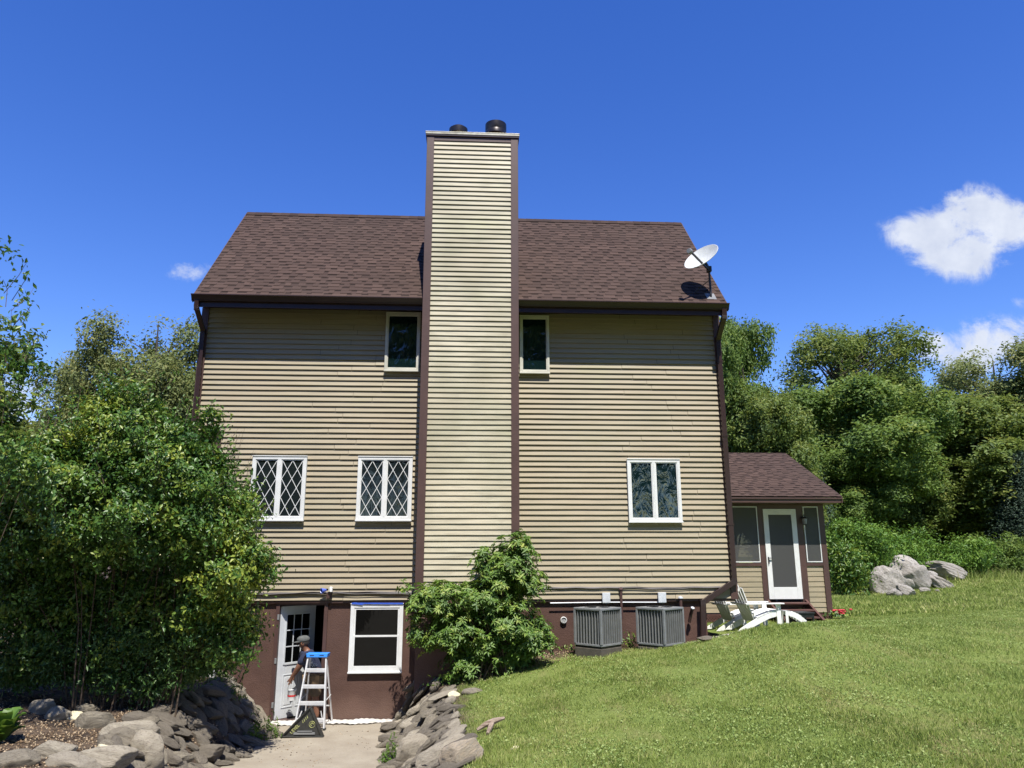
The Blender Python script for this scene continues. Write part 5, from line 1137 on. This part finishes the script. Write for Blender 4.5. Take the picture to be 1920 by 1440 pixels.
# rhododendron by the chimney: whorls of long leaves
def whorls(name, label, base, lobes, ncl, seed, wl=9, L=.125, m=None):
    r = np.random.default_rng(seed); t = thing(name, label, 'bush', base)
    cl, d, k = lobes_points(lobes, ncl, r, .45); cl = cl+r.normal(size=cl.shape)*.055; kk = clump(cl, 7.5, -.75, 5); cl, d = cl[kk], d[kk]; ncl = len(cl); cl = cl-np.array(base); out = d.copy(); out[:, 2] = np.abs(out[:, 2])*.5+.5; out /= np.linalg.norm(out, axis=1)[:, None]
    n = ncl*wl; ii = np.repeat(np.arange(ncl), wl); a = np.tile(np.arange(wl)*2*np.pi/wl, ncl)+r.uniform(0, 6.28, ncl)[ii]+r.normal(0, .2, n)
    O = out[ii]; e1 = np.cross(O, [1., .3, 0]); e1 /= np.linalg.norm(e1, axis=1)[:, None]; e2 = np.cross(O, e1); el = r.uniform(-.3, .7, n)[:, None]
    ax = (e1*np.cos(a)[:, None]+e2*np.sin(a)[:, None])+O*el; ax /= np.linalg.norm(ax, axis=1)[:, None]; P = cl[ii]+ax*L*.55; nn_ = O*2.0
    tin = .42+r.normal(0, .17, ncl)[ii]
    leaf_mesh('foliage', P, L, m or M['rhodo'], t, seed, .30, .5, .2, tint=tin, axis=ax*2.2, nrm_=nn_)
    limbs('stem', (0, 0, 0), cl[np.argsort(r.uniform(size=ncl))], M['twig'], t, random.Random(seed), .012, 60, 6, split=.45); return t
rY = -1.1
rl = [L_(960, 1048, rY, .50, .42, .36), L_(945, 1080, rY, .58, .5, .34), L_(905, 1050, rY, .22, .3, .2), L_(985, 1100, rY, .42, .45, .3), L_(900, 1125, rY, .55, .5, .32), L_(830, 1120, rY, .48, .45, .28), L_(790, 1130, rY, .28, .4, .25), L_(860, 1175, rY, .6, .5, .38), L_(950, 1165, rY, .65, .5, .42),
      L_(1000, 1200, rY, .4, .4, .3), L_(830, 1200, rY, .35, .4, .22), L_(930, 1215, rY, .55, .4, .28), L_(785, 1185, rY, .16, .25, .3), L_(900, 1225, rY+.1, .6, .4, .25), L_(975, 1225, rY+.1, .40, .35, .22), L_(1010, 1190, rY, .2, .3, .3), L_(880, 1245, rY, .5, .35, .16), L_(960, 1240, rY+.1, .45, .3, .16), L_(760, 1110, rY, .1, .2, .12), L_(975, 1020, rY, .16, .2, .2)]
whorls('rhododendron_bush', 'bushy evergreen shrub with whorled leaves at the foot of the chimney', gp(925, 1255, rY), rl, 4400, 51, L=.095)
def weeds(name, label, spots, seed, m, L=.06, n=60, cat='weeds', up=.6, grp=None, hgt=.12, asp=.4):
    r = np.random.default_rng(seed)
    for q, (px, py, wd) in enumerate(spots):
        p = groundhit(px, py); t = thing(name, label[q] if isinstance(label, list) else label, cat, p, 0, grp)
        P = r.normal(size=(n, 3))*np.array([wd, wd*.5, 0])*.5; P[:, 2] = np.abs(r.normal(size=n))*hgt*(1-np.minimum(1, np.abs(P[:, 0])/wd*.6))+.02
        leaf_mesh('foliage', P, L, m, t, seed+q, asp, up, tint=np.full(n, .6))
weeds('weed_clump', ['leafy sprigs growing between shrub and air conditioner', 'small weeds at the foot of the first air conditioner pad', 'small weeds between the two air conditioners', 'weeds at the lawn edge below the evergreen shrub', 'broad-leaved weeds left of the fallen leaves below the shrub'],
      [(1038, 1222, .30), (1090, 1222, .3), (1185, 1218, .25), (880, 1275, .5), (845, 1285, .35)], 60, M['lilac'], n=130, hgt=.16)
weeds('sprig', 'young leggy sprig with pale leaves right of the evergreen shrub', [(1036, 1220, .16)], 65, M['lilac'], .08, 60, 'shrub', hgt=.5)
weeds('fern_tuft', ['bright green tuft among the stones left of the door', 'green tuft at the foot of the left bank beside the path', 'green sprig on the left bank near its end', 'green tuft at the foot of the right bank, near the bottom', 'small plant in the right bank by the basement wall'],
      [(432, 1312, .28), (505, 1385, .16), (475, 1392, .16), (733, 1432, .14), (752, 1312, .08)], 66, M['sumac'], .09, 130, 'plant', asp=.16, up=.2, hgt=.2)
# broad-leaved plant cut by the left edge
p = groundhit(0, 1392); t = thing('hosta', 'broad-leaved bright green plant cut by the left edge', 'plant', p)
r = np.random.default_rng(70); b = MB()
for k in range(48):
    a = r.uniform(0, 6.28); L = r.uniform(.12, .24); ca, sa = math.cos(a), math.sin(a); h = r.uniform(.08, .34); w_ = L*.36; V = []; F_ = []
    for i in range(7):
        s = i/6; rx_ = .05+L*s*1.0; zz = h*math.sin(min(1, s*1.25)*1.7)+.02; ww = w_*math.sin(math.pi*min(1, s*.93+.07))**.8
        for v in (-1, 0, 1): V.append((ca*rx_-sa*ww*v, sa*rx_+ca*ww*v, zz+abs(v)*.02))
    for i in range(6):
        for v in (0, 1): F_.append((i*3+v, i*3+v+1, i*3+v+4, i*3+v+3))
    b.add(V, F_, float(np.clip(r.normal(.5, .2), 0, 1)))
b.build('foliage', M['hosta'], t, True)
# red flowers by the porch corner
p = groundhit(1578, 1160); t = thing('flower_clump', 'low clump of red flowers in the grass at the porch corner', 'flowers', (p[0]-.05, p[1]+.1, p[2]))
r = np.random.default_rng(72); n = 260; P = r.normal(size=(n, 3))*np.array([.22, .12, 0])+np.array([0, 0, .06]); P[:, 2] += np.abs(r.normal(size=n))*.05; leaf_mesh('foliage', P, .07, M['lilac'], t, 72)
b = MB()
for k in range(20): x, y, z = r.normal()*.17+.04, r.normal()*.08-.04, r.uniform(.10, .2); b.lathe([(.001, -.02), (.03, -.012), (.042, .01), (.025, .025), (.001, .018)], 9, (x, y, z))
b.build('blossoms', M['flower'], t)

# ------------------------------------------------------------------ trees
PH = {}
def tree_proto(name, label, cat, H, spread, m, seed, ncl, per, leaf, kind='round', csz=.45, bare=.28, nl=40, shape=None, tr=.16, airy=False, tone=0):
    r = np.random.default_rng(seed); t = thing(name, label, cat, (0, 0, 0)); rp = random.Random(seed)
    if kind == 'cone':
        z = r.uniform(0, 1, ncl)**.8; a = r.uniform(0, 6.28, ncl); R_ = spread*(1-z)**.85*r.uniform(.55, 1.05, ncl)+.1; cl = np.c_[R_*np.cos(a), R_*np.sin(a), H*(bare+(1-bare)*z)-R_*.18]; d = np.c_[np.cos(a), np.sin(a), np.full(ncl, .2)]
    else:
        lobes = []; nlb = 20 if not airy else 18
        for i in range(nlb):
            z = r.uniform(bare+.12, .93); rad = spread*math.sqrt(max(.05, 1-((z-.58)/.46)**2)); a = r.uniform(0, 6.28); q = r.uniform(.2, .68)*rad; s = spread*r.uniform(.20, .38)*(1 if not airy else .75)
            lobes.append((q*math.cos(a), q*math.sin(a), z*H, s, s, s*1.3))
        lobes.append((0, 0, H*.6, spread*.55, spread*.55, H*.2)); cl, d, k = lobes_points(lobes, ncl, r, .6); k_ = (cl[:, 2] < H) & clump(cl*np.array([1, 1, .45]), 3.0, -.42 if not airy else -.3, seed); cl, d = cl[k_], d[k_]; ncl = len(cl)
    ct = .42+r.normal(0, .17, ncl)+tone; ii = np.repeat(np.arange(ncl), per); PH[t.name] = (float(np.percentile(cl[:, 2], 99))+csz*.5, float(np.percentile(np.hypot(cl[:, 0], cl[:, 1]), 92))); P = cl[ii]+r.normal(size=(len(ii), 3))*np.array([csz, csz, csz*.85])
    leaf_mesh('crown', P, leaf, m, t, seed, .5, .5, tint=ct[ii], nrm_=d[ii]*.5)
    b = MB(); b.tube([(0, 0, -.3), (.05, .03, H*.2), (-.06, .05, H*.45), (.05, -.04, H*.72), (.0, 0, H*.9)], [tr*1.25, tr, tr*.75, tr*.4, tr*.1], 9, False)
    o_ = np.argsort(r.uniform(size=ncl))[:nl]
    for j in o_:
        c = Vector(cl[j].tolist()); rad = math.hypot(c.x, c.y); z0 = max(H*.16, c.z-rad*rp.uniform(.7, 1.3) if kind != 'cone' else c.z+.1); z0 = min(z0, H*.85); a0 = Vector((.0, 0, z0)); mid = a0.lerp(c, .5)+Vector((0, 0, .1*rad))
        w_ = tr*.5*(1-z0/H)+.015; b.tube([a0, mid, c], [w_, w_*.6, w_*.15], 5, False)
    b.build('trunk', M['bark'], t, True); return t
def place(proto, loc, s, rz, label, group, used=set(), sx=1.):
    if proto.name in used:
        c = proto.copy(); COL.objects.link(c)
        for chd in list(proto.children):
            q = chd.copy(); COL.objects.link(q); q.parent = c
    else: used.add(proto.name); c = proto
    c.location = [float(v) for v in loc]; c.scale = (s*sx, s*sx, s); c.rotation_euler = (0, 0, rz); c['label'] = label; c['group'] = group; return c
T_A = tree_proto('maple_tree', 'x', 'tree', 10, 3.6, M['treeA'], 81, 2600, 56, .145, csz=.19)
T_B = tree_proto('ash_tree', 'x', 'tree', 10, 3.3, M['treeB'], 82, 2400, 56, .145, csz=.18)
T_C = tree_proto('birch_tree', 'x', 'tree', 10, 2.9, M['treeC'], 83, 1700, 38, .11, csz=.16, airy=True, nl=60)
T_D = tree_proto('spruce_tree', 'x', 'tree', 10, 2.6, M['treeD'], 84, 900, 90, .11, kind='cone', csz=.28, bare=.05, nl=30)
T_E = tree_proto('walnut_tree', 'x', 'tree', 10, 3.4, M['treeB'], 85, 1300, 46, .10, csz=.15, airy=True, nl=110, bare=.26)
GT = 'trees at the edge of the lawn'
def pt_tree(proto, px, top, Y_, wpx, label, grp=GT, rz=0, pw=None, H=10, spread=3.4):
    a = at(px, top, Y_); x, z1 = float(a[0]), float(a[2]); g = gz(x, Y_); H, spread = PH[proto.name]; h = z1-g; s = h/H; w_ = wpx*(np.linalg.norm(np.array([x, Y_, 3])-CAM)/FPX)/2
    return place(proto, (x, Y_, g-.1), s, rz, label, grp, sx=w_/(spread*s))
pt_tree(T_A, 1385, 606, 15, 165, 'tall leafy tree rising straight behind the right end of the house', rz=1, H=9.6)
pt_tree(T_B, 1440, 735, 14, 150, 'shorter tree behind the porch roof at its left', rz=2.2, H=9.6)
pt_tree(T_D, 1478, 790, 17, 120, 'dark conifer between the porch roof and the airy tree', rz=.4)
pt_tree(T_E, 1562, 612, 25, 235, 'airy tree with dark limbs showing against the sky behind the porch', rz=2.0, H=9.6)
pt_tree(T_A, 1600, 728, 21, 250, 'broad round tree directly behind the porch roof', rz=3.1, H=9.6)
pt_tree(T_A, 1655, 700, 26, 120, 'narrow tree behind the broad round one', rz=5.1, H=9.6)
pt_tree(T_A, 1560, 850, 20, 170, 'dark low tree behind the porch corner', rz=4.1, H=9.6)
pt_tree(T_B, 1670, 850, 24, 180, 'low spreading tree behind the boulders, left part', rz=.7, H=9.6)
pt_tree(T_B, 1800, 745, 24, 210, 'yellow-green tree above the right boulders', rz=1.7, H=9.6)
pt_tree(T_C, 1750, 728, 32, 120, 'distant thin tree in the dip of the treeline', rz=1.2, H=9.6)
pt_tree(T_C, 1700, 742, 36, 100, 'distant pale tree left of the dip in the treeline', rz=3.2, H=9.6)
pt_tree(T_C, 1860, 668, 28, 170, 'pale airy tree rising highest near the right edge', rz=2.4, H=9.6)
pt_tree(T_C, 1935, 652, 27, 170, 'pale airy tree cut by the right edge', rz=4.4, H=9.6)
pt_tree(T_A, 1880, 790, 24, 180, 'mid-green tree below the pale airy trees at the right', rz=5.5, H=9.6)
pt_tree(T_B, 1760, 850, 25, 170, 'low tree behind the right end of the boulders', rz=2.9, H=9.6)
pt_tree(T_D, 1912, 850, 20, 110, 'bluish dark spruce near the right edge', rz=1.4)
pt_tree(T_A, 1845, 900, 23, 150, 'dark low tree beside the spruce', rz=.2, H=9.6)
pt_tree(T_A, 1720, 790, 26, 170, 'dense tree in the middle of the right treeline', rz=2.6, H=9.6)
pt_tree(T_B, 1640, 790, 24, 150, 'dense tree filling behind the broad round one', rz=4.9, H=9.6)
pt_tree(T_A, 2110, 700, 20, 240, 'tall tree just outside the right edge', rz=3.9, H=9.6)
pt_tree(T_C, 298, 598, 9, 200, 'airy tree just left of the house with sky between its branches', rz=.9, H=9.6)
pt_tree(T_C, 170, 672, 10, 140, 'smaller airy tree behind the crown of the big bush', rz=2.9, H=9.6)
pt_tree(T_B, 375, 700, 14, 130, 'green tree hidden behind the left corner of the house', rz=2.9, H=9.6)
pt_tree(T_B, 60, 790, 13, 260, 'low green tree behind the tall lilac', rz=1.9, H=9.6)
pt_tree(T_B, -120, 600, 12, 300, 'green tree standing beyond the left edge', rz=1.3, H=9.6)
for k, (px, tp, Y_, w_) in enumerate([(1480, 830, 34, 170), (1560, 800, 36, 190), (1650, 815, 35, 190), (1740, 800, 38, 190), (1830, 790, 36, 200), (1920, 780, 36, 200), (1400, 790, 30, 170), (1520, 930, 24, 200), (1700, 940, 28, 220), (1850, 950, 28, 220), (1940, 930, 24, 220)]):
    pt_tree([T_A, T_B][k % 2], px, tp, Y_, w_, 'dense tree deep in the wood beyond the lawn', 'dense trees deep in the wood', rz=k*1.1)
for k, (x, y, h) in enumerate([(-6, 27, 8.5), (-1, 30, 9), (4, 28, 9), (9, 30, 9.5), (13.5, 27, 8), (16.5, 31, 9)]):
    pn = [T_B, T_A][k % 2]; place(pn, (x, y, gz(x, y)), h/PH[pn.name][0], k*1.7, 'tree of the wood standing behind the house', 'wood behind the house', sx=1.1)
# woods behind the photographer, seen only as reflections in the windows
for k, (x, y, h) in enumerate([(-15, -27, 14), (-9, -29, 16), (-3, -27, 14), (3, -30, 17), (9, -28, 15), (15, -29, 17), (22, -27, 15), (-22, -26, 16), (-6, -36, 21), (6, -37, 22), (18, -36, 21), (29, -24, 16)]):
    place([T_A, T_B][k % 2], (x, y, gz(x, y)), h*1.0/9.6, k*1.3, 'tall tree at the edge of the wood facing the house', 'wood facing the house', sx=1.15)
# bright shrubs at the wood edge
def bshrub(px, py, Y_, wpx, hpx, m, seed, label, lf=.13, tone=.1):
    p = at(px, py, Y_); g = gz(float(p[0]), Y_); m_ = np.linalg.norm(p-CAM)/FPX; rx_, rz_ = wpx*m_/2, hpx*m_/2; x = float(p[0]); lo = []
    r = np.random.default_rng(seed)
    for k in range(7): u = r.uniform(-.6, .6); lo.append((x+u*rx_, Y_+r.uniform(-.4, .4), g+rz_*(1.15+r.uniform(-.45, .35)*(1-abs(u))), rx_*.45, rx_*.4, rz_*.55))
    lo.append((x, Y_, g+rz_*.6, rx_*.9, rx_*.5, rz_*.6))
    shrub('sumac_shrub', label, 'bush', (x, Y_, g), lo, 260, 60, .22, lf, m, seed, stems=14, rstem=.03, tone=tone, aspect=.38, group='bright shrubs along the wood edge')
bshrub(1600, 1030, 14.5, 130, 130, M['sumac'], 91, 'bright green shrub right beside the porch corner')
bshrub(1585, 1080, 12, 60, 100, M['lilac'], 95, 'leafy shrub low beside the porch wall')
bshrub(1670, 1035, 17, 150, 95, M['sumac'], 92, 'bright green shrub behind the pointed boulder')
bshrub(1765, 1045, 17.5, 150, 85, M['sumac'], 93, 'bright green shrub behind the flat-topped boulder')
bshrub(1860, 1060, 19, 120, 80, M['treeA'], 94, 'dark shrub in the shade at the right of the boulders', tone=0)

# ------------------------------------------------------------------ grass
def grass(name, n, box, hmin, hmax, wd, seed, label, cond):
    r = np.random.default_rng(seed); x = r.uniform(box[0], box[1], n); u = r.uniform(0, 1, n); y = box[2]+(box[3]-box[2])*u
    k = cond(x, y, r); x, y = x[k], y[k]; n = len(x); z = ground_z(x, y)-.004
    cl = .5+.5*np.sin(x*2.1+np.sin(y*1.7)*2)*np.cos(y*2.3+np.sin(x*1.3)*1.5); tf = np.sin(x*23+2*np.sin(y*17))*np.cos(y*27+1.5*np.sin(x*19)); h = r.uniform(hmin, hmax, n)*(.65+.6*cl)*(1+.45*tf)
    a = r.uniform(0, 6.28, n); lean = r.normal(size=(n, 2))*.45*h[:, None]; w_ = wd*r.uniform(.6, 1.3, n)
    p0 = np.c_[x-np.cos(a)*w_/2, y-np.sin(a)*w_/2, z]; p1 = np.c_[x+np.cos(a)*w_/2, y+np.sin(a)*w_/2, z]; tp_ = np.c_[x+lean[:, 0], y+lean[:, 1], z+h]
    V = np.stack([p0, p1, tp_], 1).reshape(-1, 3); F = np.arange(n*3).reshape(-1, 3)
    f1 = np.sin(x*.9+1.3*np.sin(y*.7))*np.cos(y*1.1+x*.3); f2 = np.sin(x*4.1+2*np.sin(y*3.3))*np.cos(y*5.2+x*1.7)
    f3 = np.sin(x*13+3*np.sin(y*9))*np.cos(y*15+x*5); tin = np.clip(.43+.13*f1+.12*f2+.10*f3+.16*tf+r.normal(0, .2, n), 0, 1)
    return tag(npmesh(name, V, F, M['grass'], tint=tin), label, 'grass', None, 'stuff')
M['grass'] = leafmat('lawn_grass_blade', (.080, .130, .026), (.22, .285, .062), (.46, .45, .19), .35, .6, .2)
def onlawn(x, y, r):
    yc = np.minimum(y, 0); wr = np.interp(yc, [-6, -1.5, 0], [1.0, 1.15, .5]); k = x > xr(yc)+wr+r.uniform(-.15, .1, len(x))
    k &= ~((y > -.28+r.normal(0, .05, len(x))) & (x < 5.4)); k &= ~((np.hypot((x-.7)/1.2, (y+.5)/.8) < 1) & (r.uniform(size=len(x)) < .85))
    k &= ~((x > 5.3) & (x < 8.9) & (y > 3.2)); k &= ~((np.abs(x-4.6) < .55) & (y > -.7) & (r.uniform(size=len(x)) < .8))
    d = np.hypot(x, y+15); return k & (r.uniform(size=len(x)) < np.clip((9/np.maximum(d, 5))**1.2, 0, 1)) & (x < (y+15)*.95+1)
grass('grass', 620000, (-.3, 13.5, -8.8, 3.5), .022, .055, .010, 1, 'mown lawn grass on the slope right of the path', onlawn)
grass('grass', 230000, (5, 34, 3.5, 24), .05, .10, .035, 2, 'mown lawn grass beyond the porch towards the boulders', lambda x, y, r: (x > 9+.0*y) & (y < 24) & (x < (y+15)*.95+2))
def clover(n, seed):
    r = np.random.default_rng(seed); x = r.uniform(0, 13, n); y = r.uniform(-8.8, 2.5, n); k = onlawn(x, y, r) & (np.sin(x*1.9+2*np.sin(y*1.3))*np.cos(y*2.1+x)+r.normal(0, .5, n) > .15); x, y = x[k], y[k]; n = len(x)
    P = np.repeat(np.c_[x, y, ground_z(x, y)+.028], 3, 0)+r.normal(size=(n*3, 3))*np.array([.010, .010, .006])
    o = leaf_mesh('clover', P, .019, M['clover'], None, seed, .85, .8, tint=np.repeat(r.uniform(.2, .9, n), 3)); return tag(o, 'clover and small broad-leaved weeds growing through the lawn', 'clover', None, 'stuff')
M['clover'] = leafmat('clover_leaf', (.10, .17, .035), (.20, .28, .07), (.36, .42, .16), .3, .6, .3)
clover(60000, 12)
# tall grass fringe at the wood edge
grass('tall_grass', 14000, (12, 34, 14.5, 19), .2, .5, .03, 5, 'unmown tall grass along the wood edge', lambda x, y, r: (y > 15.5+.0*x+r.uniform(-.6, 1, len(x))))
